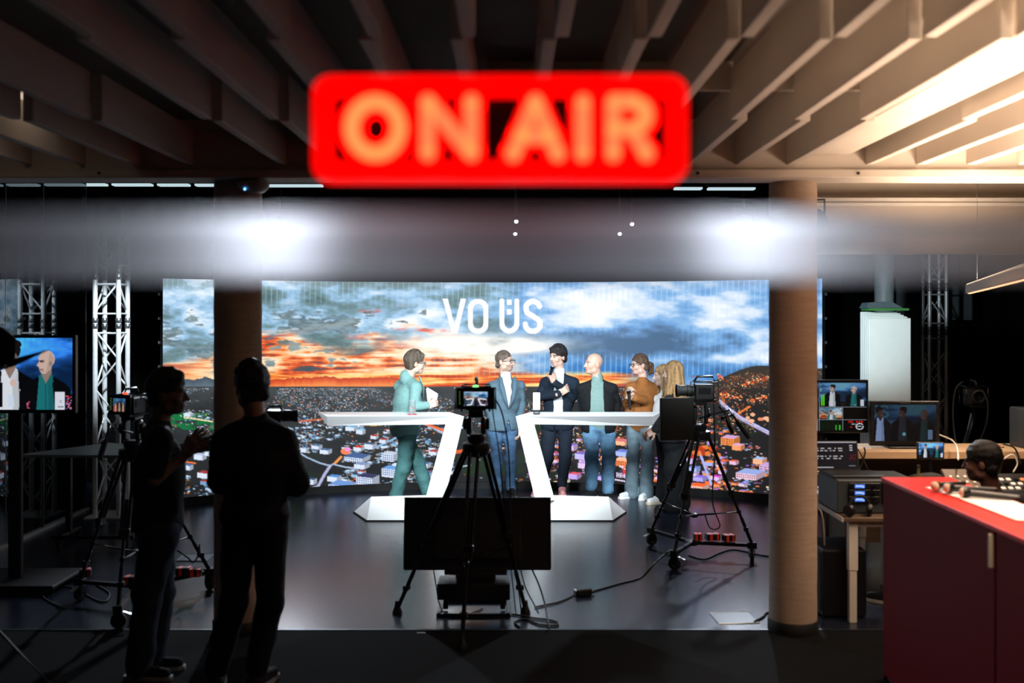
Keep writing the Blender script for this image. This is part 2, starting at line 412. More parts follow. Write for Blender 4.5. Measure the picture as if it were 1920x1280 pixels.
    base = mixc(base, (30, 62, 26), .75 * (n2 > .5) * (G(900, 905, 90, 40) + G(1010, 840, 26, 70) + G(545, 880, 40, 26) + 1.2 * G(1410, 828, 34, 14) + G(1375, 797, 30, 7) + G(860, 840, 30, 20)))
    img = np.where(cm[..., None], base, img)
    img[(Y > 774) & (Y < 806) & (X < 402) & (n3 > .36)] = np.array([22, 112, 62]) / 255.
    cv = Canvas(img, x0, y0)
    R = random.Random(9)
    COOLW = [(196, 222, 246), (160, 200, 236), (232, 240, 250), (120, 170, 214), (210, 224, 236)]
    HOT = [(248, 140, 70), (240, 96, 44), (255, 190, 120), (206, 62, 36), (255, 224, 180)]
    PNK = [(232, 120, 220), (190, 120, 240), (250, 210, 240), (150, 150, 250)]
    dens = fbm(Hd, Wd, 14, 40, 77, 4)
    for i in range(26000):
        x = R.uniform(300, 1540); q = R.random() ** 1.7; y = 728 + q * 208
        if x > 1290: y = 705 - 14 * (x > 1380) + q * 232
        s = max(0., (y - 726) / 205.)
        dv = dens[min(Hd - 1, int(y - y0)), min(Wd - 1, int(x - x0))]
        if R.random() > (1.4 if s < .25 else .85) * max(0, min(1, (dv - .40) * 4.2)): continue
        if 540 < x < 640 and 848 < y < 905: continue
        if 850 < x < 1010 and y > 800 and R.random() < .93: continue
        if x < 402 and y > 800 and R.random() < .6: continue
        hot = .20 if x < 860 else (.45 if x < 1000 else .72)
        if x > 1290 and y < 800: hot = .97
        c = R.choice(HOT) if R.random() < hot else R.choice(COOLW)
        if x > 980 and y > 830 and R.random() < .28: c = R.choice(PNK)
        f = R.uniform(.45, 1.); c = [v * f for v in c]
        cv.rect(x, y, R.uniform(.8, 2.2) * (1 + 2.6 * s), R.uniform(.7, 1.3) * (1 + 1.6 * s), c)
    # mid-size houses
    for i in range(900):
        x = R.uniform(300, 1450); y = 778 + R.random() ** 1.2 * 150; s = (y - 726) / 205.
        dv = dens[min(Hd - 1, int(y - y0)), min(Wd - 1, int(x - x0))]
        if dv < .49: continue
        if 535 < x < 640 and 846 < y < 905: continue
        if 850 < x < 1010 and y > 805: continue
        if x < 402 and R.random() < .7: continue
        if x > 1360 and 790 < y < 870: continue
        wd = R.uniform(5, 9) * (.45 + 1.1 * s); hh = wd * R.uniform(.35, .6)
        if x < 900: wall = R.choice([(186, 212, 238), (150, 186, 220), (214, 228, 242), (120, 160, 200)]); roof = R.choice([(60, 76, 96), (92, 128, 166), (176, 60, 40), (210, 226, 240), (48, 60, 80)])
        else: wall = R.choice([(244, 150, 90), (232, 200, 220), (200, 170, 240), (250, 120, 60)]); roof = R.choice([(150, 120, 200), (220, 80, 50), (250, 190, 150), (110, 130, 210), (80, 50, 70)])
        cv.house(x, y, wd, hh, wall, roof)
    # roads and large blocks, left half
    cv.line([(560, 848), (575, 857), (600, 868), (619, 873), (628, 868), (639, 857)], 2.6, (160, 182, 214))
    cv.line([(619, 873), (608, 890), (596, 912), (570, 920)], 5, (176, 176, 214)); cv.line([(628, 868), (640, 856)], 4, (240, 150, 80))
    cv.line([(628, 871), (650, 876), (680, 879)], 2.4, (170, 190, 220)); cv.line([(705, 838), (744, 820)], 3, (140, 180, 220))
    cv.line([(760, 800), (790, 792), (810, 800), (830, 812)], 3.5, (170, 190, 220)); cv.line([(775, 786), (830, 806), (850, 822)], 4, (240, 110, 60))
    cv.line([(640, 790), (700, 797), (760, 790)], 3, (240, 190, 110)); cv.line([(560, 790), (640, 782)], 2, (220, 100, 60))
    cv.ell(648, 846, 9, 6, (240, 130, 90)); cv.ell(652, 842, 5, 4, (236, 150, 220))
    wht = (214, 226, 246); win = (52, 74, 130)
    for (x, y, wd, h, roof) in [(668, 893, 30, 17, (60, 60, 96)), (716, 878, 26, 15, (110, 160, 220)), (716, 850, 22, 13, (196, 204, 224)), (645, 856, 34, 8, (70, 100, 150)),
                                (684, 832, 15, 9, (70, 90, 120)), (663, 838, 14, 6, (206, 56, 36)), (695, 817, 10, 5, (210, 60, 44)), (712, 824, 11, 6, (186, 46, 40)),
                                (614, 893, 18, 9, (80, 140, 210)), (574, 898, 14, 9, (60, 80, 120)), (616, 908, 36, 5, (110, 150, 210)), (564, 840, 10, 7, (120, 170, 220)),
                                (584, 835, 14, 6, (90, 120, 150)), (600, 843, 15, 7, (80, 110, 150)), (668, 806, 12, 7, (150, 196, 220)), (648, 800, 16, 6, (120, 180, 210)),
                                (790, 886, 16, 10, (80, 120, 190)), (788, 868, 14, 8, (70, 110, 160)), (664, 870, 20, 7, (130, 150, 190)), (804, 846, 14, 6, (180, 60, 60)),
                                (352, 826, 16, 9, (40, 60, 90)), (364, 852, 16, 9, (180, 190, 220)), (384, 846, 14, 8, (150, 190, 220)), (370, 886, 20, 9, (160, 60, 60)), (342, 872, 14, 8, (80, 110, 160)), (345, 775, 12, 5, (200, 210, 220))]:
        cv.house(x, y, wd, h, wht, roof, win if wd > 20 else None)
    cv.line([(345, 782), (372, 786), (398, 790)], 2, (240, 220, 180)); cv.line([(340, 865), (366, 868)], 2.4, (236, 120, 70))
    cv.line([(866, 852), (900, 846), (960, 838)], 2.4, (240, 170, 140)); cv.ell(826, 905, 7, 8, (220, 70, 50))
    cv.line([(842, 850), (868, 845)], 6, (220, 100, 50)); cv.line([(860, 875), (882, 872)], 1.6, (200, 214, 226))
    # right half: motorway, hill streets, lit blocks
    for o, c in ((-3, (132, 138, 200)), (-1, (226, 220, 250)), (1.2, (84, 92, 150)), (2.6, (236, 214, 220)), (4.4, (120, 116, 170))):
        cv.line([(1350, 752 + o), (1366, 766 + o), (1390, 784 + o), (1440, 810 + o), (1500, 836 + o)], 1.5, c)
    cv.line([(1384, 775), (1406, 762), (1400, 765)], 3, (244, 130, 60)); cv.line([(1352, 738), (1358, 756)], 4, (246, 130, 60), .6)
    for a, b, n in (((1390, 722), (1440, 706), 60), ((1350, 738), (1392, 746), 70), ((1400, 752), (1440, 742), 50), ((1345, 700), (1356, 712), 24), ((1440, 742), (1530, 730), 60), ((1440, 706), (1530, 690), 40)):
        for i in range(n):
            f = R.random(); cv.rect(a[0] + (b[0] - a[0]) * f, a[1] + (b[1] - a[1]) * f + R.gauss(0, 2.2), R.uniform(1.5, 4), R.uniform(1, 2), R.choice(HOT))
    for (x, y, wd, h, wall, roof) in [(1352, 820, 24, 13, (250, 150, 70), (206, 160, 210)), (1373, 834, 16, 9, (250, 160, 110), (220, 170, 210)), (1380, 886, 38, 10, (240, 200, 220), (150, 170, 226)),
                                      (1412, 860, 18, 9, (250, 180, 140), (160, 190, 230)), (1424, 872, 24, 8, (230, 190, 230), (200, 160, 220)), (1334, 893, 14, 6, (226, 190, 240), (214, 60, 190)),
                                      (1291, 910, 26, 8, (252, 210, 190), (240, 100, 50)), (1290, 876, 16, 8, (170, 190, 250), (110, 130, 220)), (1300, 894, 18, 7, (180, 170, 250), (140, 110, 220)),
                                      (1284, 858, 14, 10, (200, 190, 240), (220, 60, 90)), (1320, 866, 16, 6, (170, 180, 236), (250, 140, 70)), (1368, 864, 12, 6, (230, 190, 220), (220, 90, 60)),
                                      (1150, 862, 26, 9, (252, 140, 80), (240, 190, 160)), (1154, 846, 20, 8, (170, 190, 240), (110, 130, 210)), (1060, 834, 16, 9, (220, 190, 240), (150, 120, 210)),
                                      (1078, 850, 18, 10, (200, 190, 245), (120, 110, 200)), (1084, 868, 16, 9, (230, 200, 240), (180, 150, 220)), (1156, 886, 24, 8, (220, 210, 240), (60, 60, 90)), (1168, 880, 8, 8, (220, 60, 60), (230, 220, 240)),
                                      (1066, 888, 16, 9, (200, 170, 240), (230, 90, 110)), (1150, 826, 22, 7, (250, 190, 150), (220, 120, 120)), (1448, 880, 20, 8, (230, 200, 230), (200, 110, 90))]:
        cv.house(x, y, wd, h, wall, roof, (90, 50, 60) if wd > 22 else None)
    cv.line([(1148, 898), (1184, 904)], 2.2, (230, 210, 240)); cv.line([(1310, 842), (1322, 876), (1334, 908)], 4, (170, 180, 236))
    for i in range(14):
        x, y = R.uniform(1290, 1346), R.uniform(838, 856); cv.ell(x, y, R.uniform(4, 8), R.uniform(3, 5), R.choice([(226, 92, 30), (190, 60, 24), (240, 130, 60)]), .9)
    for i in range(10):
        x, y = R.uniform(1400, 1470), R.uniform(776, 792); cv.ell(x, y, R.uniform(3, 6), 3, R.choice([(255, 190, 150), (250, 150, 110), (255, 230, 220)]), .9)
    # ------------ the logo
    wh = (255, 255, 255); sw = 9.2
    cv.poly([(830, 560), (839.5, 560), (855.5, 624.5), (848, 624.5)], wh); cv.poly([(864, 560), (873.5, 560), (857.5, 624.5), (849.5, 624.5)], wh)
    def ring(x0_, x1_, yt, yb, r):
        return arc2d((x1_ - r, yb - r), r, r, 0, 90, 6) + arc2d((x0_ + r, yb - r), r, r, 90, 180, 6) + arc2d((x0_ + r, yt + r), r, r, 180, 270, 6) + arc2d((x1_ - r, yt + r), r, r, 270, 360, 6)
    for q in stroke2d(ring(882, 911, 565, 620.5, 13), sw, 12, closed=True): cv.poly(q, wh)
    for q in stroke2d([(941, 564)] + arc2d((955, 606), 14, 14.5, 180, 0, 10)[::1] + [(969, 564)], sw, 12): cv.poly(q, wh)
    im0 = [(941, 564)] + [(955 - 14 * math.cos(math.pi * i / 10), 606 + 14.5 * math.sin(math.pi * i / 10)) for i in range(11)] + [(969, 564)]
    for q in stroke2d(im0, sw, 12): cv.poly(q, wh)
    for yy in (566.5, 584.5): cv.poly([(950.4, yy - 4.2), (959.6, yy - 4.2), (959.6, yy + 4.8), (950.4, yy + 4.8)], wh)
    S = [(1012, 577)] + [(999 + 13 * math.cos(a), 577 + 12.5 * math.sin(a)) for a in np.radians(np.linspace(-12, -190, 12))] + [(988, 586), (999, 592), (1010, 600)] + [(999 + 14 * math.cos(a), 608 + 13 * math.sin(a)) for a in np.radians(np.linspace(-25, 182, 14))]
    for q in stroke2d(S[1:], sw, 12): cv.poly(q, wh)
    return img, x0, y0

LED, LX0, LY0 = paint_led()
def sample(img, x, y):
    H, W_ = img.shape[:2]; x = np.clip(x, 0, W_ - 1.001); y = np.clip(y, 0, H - 1.001)
    i = x.astype(int); j = y.astype(int); fx = (x - i)[..., None]; fy = (y - j)[..., None]
    return (img[j, i] * (1 - fx) + img[j, i + 1] * fx) * (1 - fy) + (img[j + 1, i] * (1 - fx) + img[j + 1, i + 1] * fx) * fy
def feed(w_, h, x0, x1, y0, y1, blue=.55, dark=.8):
    """crop of the LED picture as a camera would frame it, cooler and deeper"""
    X, Y = np.meshgrid(np.linspace(x0, x1, w_), np.linspace(y0, y1, h))
    im = sample(LED, X - LX0, Y - LY0)
    g = im.mean(-1, keepdims=True)
    g = np.clip((g - g.min()) / (g.max() - g.min() + 1e-6), 0, 1)
    im = np.clip((im - .45) * 1.25 + .38, 0, 1)
    return np.clip(im * (1 - blue) + blue * np.array([.10, .42, .78]) * (.22 + 1.5 * g ** 2.2) + blue * .35 * np.clip(g - .72, 0, 1), 0, 1) * dark
def man(cv, x, y, s, jacket, shirt, skin, hair, face=-1, bald=False):
    """bust drawn on a feed: x,y chin, s head height"""
    dk = lambda c, f: [v * f for v in c]
    cv.poly([(x - 1.22 * s, y + 2.6 * s), (x - 1.08 * s, y + .70 * s), (x - .80 * s, y + .46 * s), (x - .30 * s, y + .16 * s), (x + .34 * s, y + .16 * s), (x + .84 * s, y + .46 * s), (x + 1.08 * s, y + .70 * s), (x + 1.22 * s, y + 2.6 * s)], jacket)
    cv.poly([(x - .27 * s, y + .12 * s), (x + .32 * s, y + .12 * s), (x + .44 * s, y + 2.6 * s), (x - .46 * s, y + 2.6 * s)], shirt)
    cv.poly([(x + .12 * s, y + .3 * s), (x + .32 * s, y + .16 * s), (x + .44 * s, y + 2.6 * s), (x + .16 * s, y + 2.6 * s)], dk(shirt, .82), .8)
    cv.poly([(x - .17 * s, y - .2 * s), (x + .26 * s, y - .25 * s), (x + .27 * s, y + .18 * s), (x + .03 * s, y + .46 * s), (x - .18 * s, y + .16 * s)], dk(skin, .70))
    cv.poly([(x - .30 * s, y + .14 * s), (x - .18 * s, y + .06 * s), (x, y + .46 * s), (x - .16 * s, y + .50 * s)], dk(shirt, 1.0)); cv.poly([(x + .32 * s, y + .12 * s), (x + .25 * s, y + .04 * s), (x + .03 * s, y + .46 * s), (x + .22 * s, y + .5 * s)], dk(shirt, .9))
    f = face
    cv.ell(x - f * .06 * s, y - .62 * s, .34 * s, .38 * s, skin)
    cv.poly([(x + f * .30 * s, y - .72 * s), (x + f * .27 * s, y - .18 * s), (x + f * .18 * s, y + .00 * s), (x + f * .02 * s, y + .04 * s), (x - f * .24 * s, y - .16 * s), (x - f * .32 * s, y - .60 * s)], skin)
    cv.poly([(x - f * .02 * s, y + .03 * s), (x - f * .24 * s, y - .16 * s), (x - f * .38 * s, y - .62 * s), (x - f * .20 * s, y - .95 * s), (x - f * .12 * s, y - .5 * s)], dk(skin, .80), .55)
    cv.poly([(x + f * .27 * s, y - .52 * s), (x + f * .38 * s, y - .32 * s), (x + f * .26 * s, y - .28 * s)], skin)
    if not bald:
        cv.ell(x - f * .10 * s, y - .86 * s, .36 * s, .20 * s, hair); cv.ell(x - f * .28 * s, y - .66 * s, .14 * s, .28 * s, hair)
    cv.ell(x - f * .22 * s, y - .42 * s, .055 * s, .11 * s, dk(skin, .72))
    cv.ell(x + f * .16 * s, y - .50 * s, .10 * s, .030 * s, (60, 42, 38), .85); cv.ell(x + f * .16 * s, y - .56 * s, .12 * s, .022 * s, (70, 52, 46), .7)
    cv.ell(x + f * .18 * s, y - .16 * s, .09 * s, .020 * s, (140, 86, 80), .9); cv.ell(x + f * .14 * s, y - .08 * s, .12 * s, .05 * s, dk(skin, .82), .5)
def feed_two(w_, h, dark=.8):
    im = feed(w_, h, 1010, 1240, 560, 724, .6, dark); im[int(h * .80):] *= .35
    cv = Canvas(im, 0, 0); s = h * .26
    man(cv, w_ * .26, h * .34, s, (10, 12, 18), (210, 216, 226), (196, 168, 156), (30, 26, 26))
    man(cv, w_ * .73, h * .40, s, (12, 14, 18), (30, 112, 116), (206, 180, 168), (60, 50, 46), bald=True)
    cv.rect(w_ * .88, h * .72, w_ * .08, h * .26, (206, 214, 230))
    return im
# ------------------------------------------------------------------ the hall
M_carpet = mat('carpet', C(17, 18, 19), .95, var=.5, scale=260, bump=.6, bscale=420, spec=.1)
M_stage = mat('stage_vinyl', C(26, 31, 45), .22, var=.15, scale=6, bump=.08, bscale=40, spec=.6, stretch=(.4, 6, 1))
M_black = mat('black_drape', C(8, 9, 10), .9, var=.2, scale=5, bump=.3, bscale=8, spec=.1, stretch=(6, 6, .3))
M_cream = mat('cream_paint', C(206, 196, 184), .7, var=.04, scale=3, bump=.03, bscale=200)
M_slab = mat('ceiling_slab', C(120, 112, 104), .85, var=.1, scale=3)
M_conc = mat('concrete_column', C(172, 150, 132), .75, var=.12, scale=7, bump=.10, bscale=14, stretch=(1, 1, 7))
M_dark = mat('black_plastic', C(16, 17, 19), .42, var=.15, scale=40)
M_matt = mat('black_matt', C(11, 12, 13), .7, var=.2, scale=50)
M_metal = mat('black_metal', C(26, 28, 31), .32, metal=.6, var=.15, scale=60)
M_alu = mat('aluminium_tube', C(220, 226, 230), .34, metal=.35, var=.08, scale=30)
M_steel = mat('steel', C(150, 156, 162), .3, metal=.9, var=.1, scale=40)
M_white = mat('white_lacquer', C(236, 238, 240), .32, var=.02, scale=4)
M_wall = mat('header_plaster', C(224, 208, 190), .85, var=.06, scale=4, bump=.08, bscale=30)
M_warmwhite = mat('white_trim', C(226, 220, 210), .5, var=.03)
M_glass = glass_mat('clear_glass', refl=1.7)
M_pane = glass_mat('clean_pane', refl=.6)

def slab(name, x0, x1, y0, y1, z0, z1, m, parent=None, b=0):
    return obj(name, MB().box(((x0 + x1) / 2, (y0 + y1) / 2, (z0 + z1) / 2), (x1 - x0, y1 - y0, z1 - z0), b=b), m, parent, struct=parent is None)
slab('floor', -8.5, 8.5, -2, 6.54, -.10, 0, M_carpet)
slab('floor_stage', -8.5, 8.5, 6.54, 15.2, -.10, 0, M_stage)
slab('trim_1', -8.5, 8.5, 6.525, 6.545, -.05, .004, mat('stage_edge_strip', C(60, 66, 74), .4, metal=.5))
slab('wall_back', -8.5, 8.5, 15.2, 15.4, 0, 4.0, M_black)
slab('wall_left', -8.7, -8.5, -2, 15.4, 0, 4.0, M_black)
slab('wall_right', 8.5, 8.7, -2, 15.4, 0, 4.0, M_black)
slab('wall_near', -8.7, 8.7, -2.2, -2, 0, 4.0, M_matt)
slab('ceiling_stage', -8.5, 8.5, 6.9, 15.2, 3.80, 3.95, M_black)
ceil = slab('ceiling', -8.5, 8.5, -2, 6.9, 3.30, 3.45, M_slab)
# fins of the near ceiling: each board hangs on its own
fx = [.15, .47, .79, 1.11, 1.42, 1.74, 2.24, 2.56, 2.88, 3.20, 3.52, 3.84, 4.16, -.17, -.49, -.81, -1.14, -1.47, -2.06, -2.40, -2.74, -3.08, -3.42, -3.76]
rows = [(.75, 2.00, .0), (2.03, 3.43, .02), (3.46, 4.86, -.02), (4.89, 6.30, .02)]
finm = {}
for ri, (a, b, dx) in enumerate(rows):
    for x in fx:
        me = finm.get(ri)
        if me is None:
            o = obj('fin', MB().box((0, 0, 0), (.05, b - a, .235), b=.004), M_cream, ceil, world=False); finm[ri] = o.data
        else:
            o = bpy.data.objects.new('fin', me); col.objects.link(o); o.parent = ceil
        o.location = (x + dx, (a + b) / 2, 3.1325)
for y in (3.445, 4.875):
    for x0, x1 in ((-.15, .13), (.17, .45), (.49, .77), (.81, 1.09), (1.13, 1.40), (1.44, 1.72), (1.76, 2.22), (2.26, 2.54), (2.58, 2.86)):
        slab('noggin', x0 + .03, x1 - .01, y - .012, y + .012, 3.16, 3.299, M_cream, ceil)
slab('duct', 1.86, 2.14, 1.0, 6.3, 3.08, 3.29, M_cream, ceil, b=.01)
for x0, x1 in ((-.42, -.20), (-.13, .11), (.20, .44)):
    slab('vent_slot', x0, x1, 5.2, 5.26, 3.285, 3.301, M_matt, ceil)
# cross beam on the two columns
beam = slab('beam', -8.5, 8.5, 6.30, 6.50, 2.985, 3.30, M_cream)
slab('beam_flange', -8.5, 8.5, 6.27, 6.52, 2.930, 2.985, M_cream, beam, b=.006)
for i, x in enumerate((1.17, 2.18, 4.0, -2.6)):
    slab('beam_screw', x - .008, x + .008, 6.262, 6.272, 2.95, 2.966, M_matt, beam)
for x, lab in ((-1.80, 'round dark concrete column behind the crew member in black'), (1.845, 'round bare concrete column beside the red counter')):
    t = thing('concrete_column', lab, 'column', (x, 6.54, 0))
    prof = [(.152, 0.0)] + [(.153 + .0015 * math.sin(k * 2.3), .06 + k * (2.87 / 24)) for k in range(25)]
    obj('shaft', MB().lathe(prof, (x, 6.54, 0), n=40), M_conc, t, smooth=True)
    obj('foot_band', MB().lathe([(.160, 0), (.162, .01), (.162, .075), (.158, .08)], (x, 6.54, 0), n=40), M_matt, t, smooth=True)
# header wall of the control corner, curtain rail
hw = slab('wall_header', 2.55, 8.5, 8.9, 9.05, 2.62, 3.80, M_wall)
slab('trim_2', 2.5, 8.5, 8.74, 8.80, 3.075, 3.10, M_warmwhite)
slab('trim_3', 2.5, 8.5, 8.78, 8.84, 3.035, 3.06, M_warmwhite)
# glass in front of the camera with two frosted stripes
gw = slab('window_1', -2.4, 2.4, .656, .660, 0, 3.29, M_pane)
FR = frost_mat('frosted_film')
def film(z0, z1):
    o = obj('frosted_stripe', MB().add([(-2.4, .6545, z0), (2.4, .6545, z0), (2.4, .6545, z1), (-2.4, .6545, z1)], [(0, 1, 2, 3)]), FR, gw, recalc=False); return o
film(2.0945, 2.119); film(2.0765, 2.0915)
# glass partition on the left, panes between slim posts on a floor rail
gl = slab('window_2', -4.56, -4.50, 2.6, 10.62, 0, .025, M_alu)
GX = -4.53; cuts = [2.6, 3.5, 4.4, 5.3, 6.2, 7.1, 8.05, 8.90, 9.62, 10.58]
for a, b in zip(cuts[:-1], cuts[1:]):
    slab('pane', GX - .004, GX + .004, a + .004, b - .004, .025, 3.6 if b > 6.4 else 2.9, M_glass, gl)
for c_ in cuts[1:]:
    slab('pane_joint', GX - .006, GX + .006, c_ - .004, c_ + .004, .025, 3.6 if c_ > 6.4 else 2.9, M_steel, gl)
# ------------------------------------------------------------------ LED wall
CXL, CYL, RL = -.21, 11.94 - 5.85, 5.85
half = math.asin(3.555 / RL); Z0, Z1 = .085, 2.47
led = thing('led_wall', 'curved LED video wall showing a sunset over a town and a white logo', 'video wall', (CXL, 11.94, 0))
NC, NR, gc, gr = 15, 5, 66, 66
M_led = screen_mat('led_pixels', 1.15)
for r in range(NR):
    for c_ in range(NC):
        th = np.linspace(-half + 2 * half * c_ / NC, -half + 2 * half * (c_ + 1) / NC, gc)
        z = np.linspace(Z1 - (Z1 - Z0) * r / NR, Z1 - (Z1 - Z0) * (r + 1) / NR, gr)
        TH, ZZ = np.meshgrid(th, z); XX = CXL + RL * np.sin(TH); YY = CYL + RL * np.cos(TH)
        px = 960 + 1867 * XX / YY; py = 595 - 1867 * (ZZ - 2.05) / YY          # the panorama's own perspective stretch
        grid_mesh('led_panel', np.stack([XX, YY, ZZ], -1), sample(LED, px - LX0, py - LY0), M_led, led)
def arcwall(z0, z1, r0, r1, n=40, ext=0.):
    m = MB(); vs = []
    for i in range(n + 1):
        t = -half - ext + 2 * (half + ext) * i / n
        for r in (r0, r1):
            for z in (z0, z1): vs.append((CXL + r * math.sin(t), CYL + r * math.cos(t), z))
    fs = []
    for i in range(n):
        a, b = i * 4, i * 4 + 4
        fs += [(a, b, b + 1, a + 1), (a + 2, a + 3, b + 3, b + 2), (a + 1, b + 1, b + 3, a + 3), (a, a + 2, b + 2, b)]
    fs += [(0, 1, 3, 2), (n * 4, n * 4 + 2, n * 4 + 3, n * 4 + 1)]
    return m.add(vs, fs)
obj('rear_housing', arcwall(Z0, Z1, RL + .004, RL + .09), M_matt, led, smooth=True)
obj('plinth', arcwall(0, Z0 - .002, RL - .02, RL + .10), M_matt, led, smooth=True)
for s_ in (-1, 1):
    t = s_ * (half + .004)
    m = MB()
    for i in range(9): m.box((CXL + (RL + .03) * math.sin(t), CYL + (RL + .03) * math.cos(t), .22 + i * .26), (.02, .05, .03))
    obj('edge_latch', m, M_steel, led)
# drapes either side of the wall
for x0, x1, y in ((-8.4, -3.95, 12.4), (3.6, 8.4, 14.9)):
    m = MB(); n = int((x1 - x0) / .06); vs = []; fs = []
    for i in range(n + 1):
        x = x0 + (x1 - x0) * i / n; yy = y + .05 * math.sin(i * .9) + .02 * math.sin(i * 2.3)
        vs += [(x, yy, .02), (x, yy, 3.78)]
    for i in range(n): fs.append((2 * i, 2 * i + 2, 2 * i + 3, 2 * i + 1))
    d = obj('drape', m.add(vs, fs), M_black, None, smooth='all')
    tag(d, 'black drape hanging ' + ('left of the video wall behind the silver truss' if x0 < 0 else 'across the far wall behind the control corner'), 'curtain')
# strips of ceiling light over the stage
SL = mat('strip_light_tube', C(210, 235, 240), .4, emit=(.72, .93, 1.0), es=.75)
for i, (a, b, y, w1, w2) in enumerate([(-40, 40, 340, 'farthest left, cut by the picture edge', ''), (55, 123, 340.5, 'second from the left edge', ''), (135, 200, 340.8, 'third from the left edge', ''), (212, 285, 341, 'fourth from the left edge', ''), (297, 355, 341.4, 'fifth from the left edge', ''), (367, 440, 341.6, 'running behind the dark column', ''), (500, 605, 342.6, 'just right of the dark column', ''), (1264, 1316, 348, 'short one right of the red sign', ''), (1327, 1415, 348.4, 'next to the bare concrete column', '')]):
    y += 3.5
    p = W(a, y, 10.9); q = W(b, y, 10.9)
    t = thing('strip_light', 'slim cool white ceiling strip light above the stage, ' + w1, 'ceiling light', ((p.x + q.x) / 2, 10.9, p.z), group='strip lights above the stage')
    obj('tube', MB().box(((p.x + q.x) / 2, 10.9, p.z - .012), (q.x - p.x, .10, .022), b=.004), SL, t)
    obj('housing', MB().box(((p.x + q.x) / 2, 10.9, p.z + .02), (q.x - p.x + .01, .12, .04), b=.004), M_matt, t)
    obj('hanger', MB().cyl(((p.x + q.x) / 2, 10.9, p.z + .03), ((p.x + q.x) / 2, 10.9, 3.82), .006, n=6), M_matt, t)
# lamps hung over the stage
LENS = mat('lamp_lens', C(240, 250, 255), .2, emit=(.88, .96, 1.0), es=12)
def stage_lamp(label, p, aim, r=.06, L=.2, lens=LENS):
    p = Vector(p); d = (Vector(aim) - p).normalized()
    t = thing('stage_spotlight', label, 'spotlight', p, group='spotlights above the stage')
    obj('can', MB().lathe([(r * .55, -L), (r * .9, -L * .9), (r, -L * .5), (r, 0), (r * 1.12, .005), (r * 1.12, .02), (r * .98, .02), (r * .98, .0)], p, d, 18), M_matt, t, smooth=True)
    obj('lens', MB().lathe([(r * .2, .004), (r * .95, .001)], p, d, 18), lens, t)
    u = Vector((1, 0, 0)); c_ = p - d * L * .45
    obj('yoke', MB().tube([c_ - u * r * 1.2, c_ - u * r * 1.2 + Vector((0, 0, r * 2)), c_ + u * r * 1.2 + Vector((0, 0, r * 2)), c_ + u * r * 1.2], .008), M_matt, t)
    obj('hanger', MB().cyl(c_ + Vector((0, 0, r * 2)), (c_.x, c_.y, 3.82), .012, n=8), M_matt, t)
    return t
for k, s_ in zip(BACKS, ('left', 'right')):
    stage_lamp('large back lamp over the %s end of the video wall' % s_, (k[0], k[1] - .16, k[2]), (k[0] * .45, 6.3, 0), .10, .26, mat('back_lens', C(240, 250, 255), .2, emit=(.88, .96, 1.0), es=.7))
for k, s_ in zip(KEYS, ('left', 'middle', 'right')):
    stage_lamp('front key lamp on the %s, behind the cross beam' % s_, (k[0], k[1] - .05, k[2] + .02), (k[0] * .35, 11.2, 1.0), .09, .24, M_steel)
stage_lamp('added fill lamp aimed at the control corner, hidden behind the concrete column', (ADDED_FILL[0], ADDED_FILL[1] - .04, ADDED_FILL[2] + .02), (4.5, 11.5, 1.7), .07, .2, M_steel)
for (x, y, s_) in ((968, 415, 'upper of the two centre ones'), (966, 438, 'lower of the two centre ones'), (1185, 420, 'upper of the two right of centre'), (1162, 438, 'lower of the two right of centre')):
    p = W(x, y, 12.6 if y < 430 else 12.95); stage_lamp('small bright spotlight high behind the video wall, ' + s_, p, (p.x * .8, 7, .8), .028, .12)
# ------------------------------------------------------------------ ON AIR sign
SD = 1.37
def S(x, y): return W(x, y, SD)
sg = thing('on_air_sign', 'glowing red ON AIR sign hanging in the foreground', 'sign', (S(938, 340).x, SD, S(938, 340).z))
NR_ = mat('red_neon', C(255, 20, 10), .4, emit=(1.0, .0, .0), es=1.7)
NO_ = mat('orange_neon', C(255, 150, 90), .4, emit=(1.0, .25, .085), es=1.0)
def rrect(x0, x1, y0, y1, r, y, n=6):
    P = arc2d((x1 - r, y1 - r), r, r, 0, 90, n) + arc2d((x0 + r, y1 - r), r, r, 90, 180, n) + arc2d((x0 + r, y0 + r), r, r, 180, 270, n) + arc2d((x1 - r, y0 + r), r, r, 270, 360, n)
    return [Vector((a, y, b)) for a, b in P]
a, b = S(587, 340), S(1288, 142)
obj('housing', MB().prism(rrect(a.x + .004, b.x - .004, a.z + .004, b.z - .004, .02, SD + .012), (0, .05, 0)), M_matt, sg)
o1 = rrect(a.x, b.x, a.z, b.z, .024, SD); i1a, i1b = S(622, 302), S(1252, 178); i1 = rrect(i1a.x, i1b.x, i1a.z, i1b.z, .006, SD)
m = MB(); n = len(o1); dv = Vector((0, .014, 0))
m.add(o1 + i1 + [p + dv for p in o1] + [p + dv for p in i1], [(k, (k + 1) % n, n + (k + 1) % n, n + k) for k in range(n)] + [(k, (k + 1) % n, 2 * n + (k + 1) % n, 2 * n + k) for k in range(n)] + [(n + k, n + (k + 1) % n, 3 * n + (k + 1) % n, 3 * n + k) for k in range(n)])
obj('red_border', m, NR_, sg)
obj('face_panel', MB().box((0.5 * (a.x + b.x), SD + .016, .5 * (a.z + b.z)), (b.x - a.x - .02, .006, b.z - a.z - .02)), M_matt, sg)
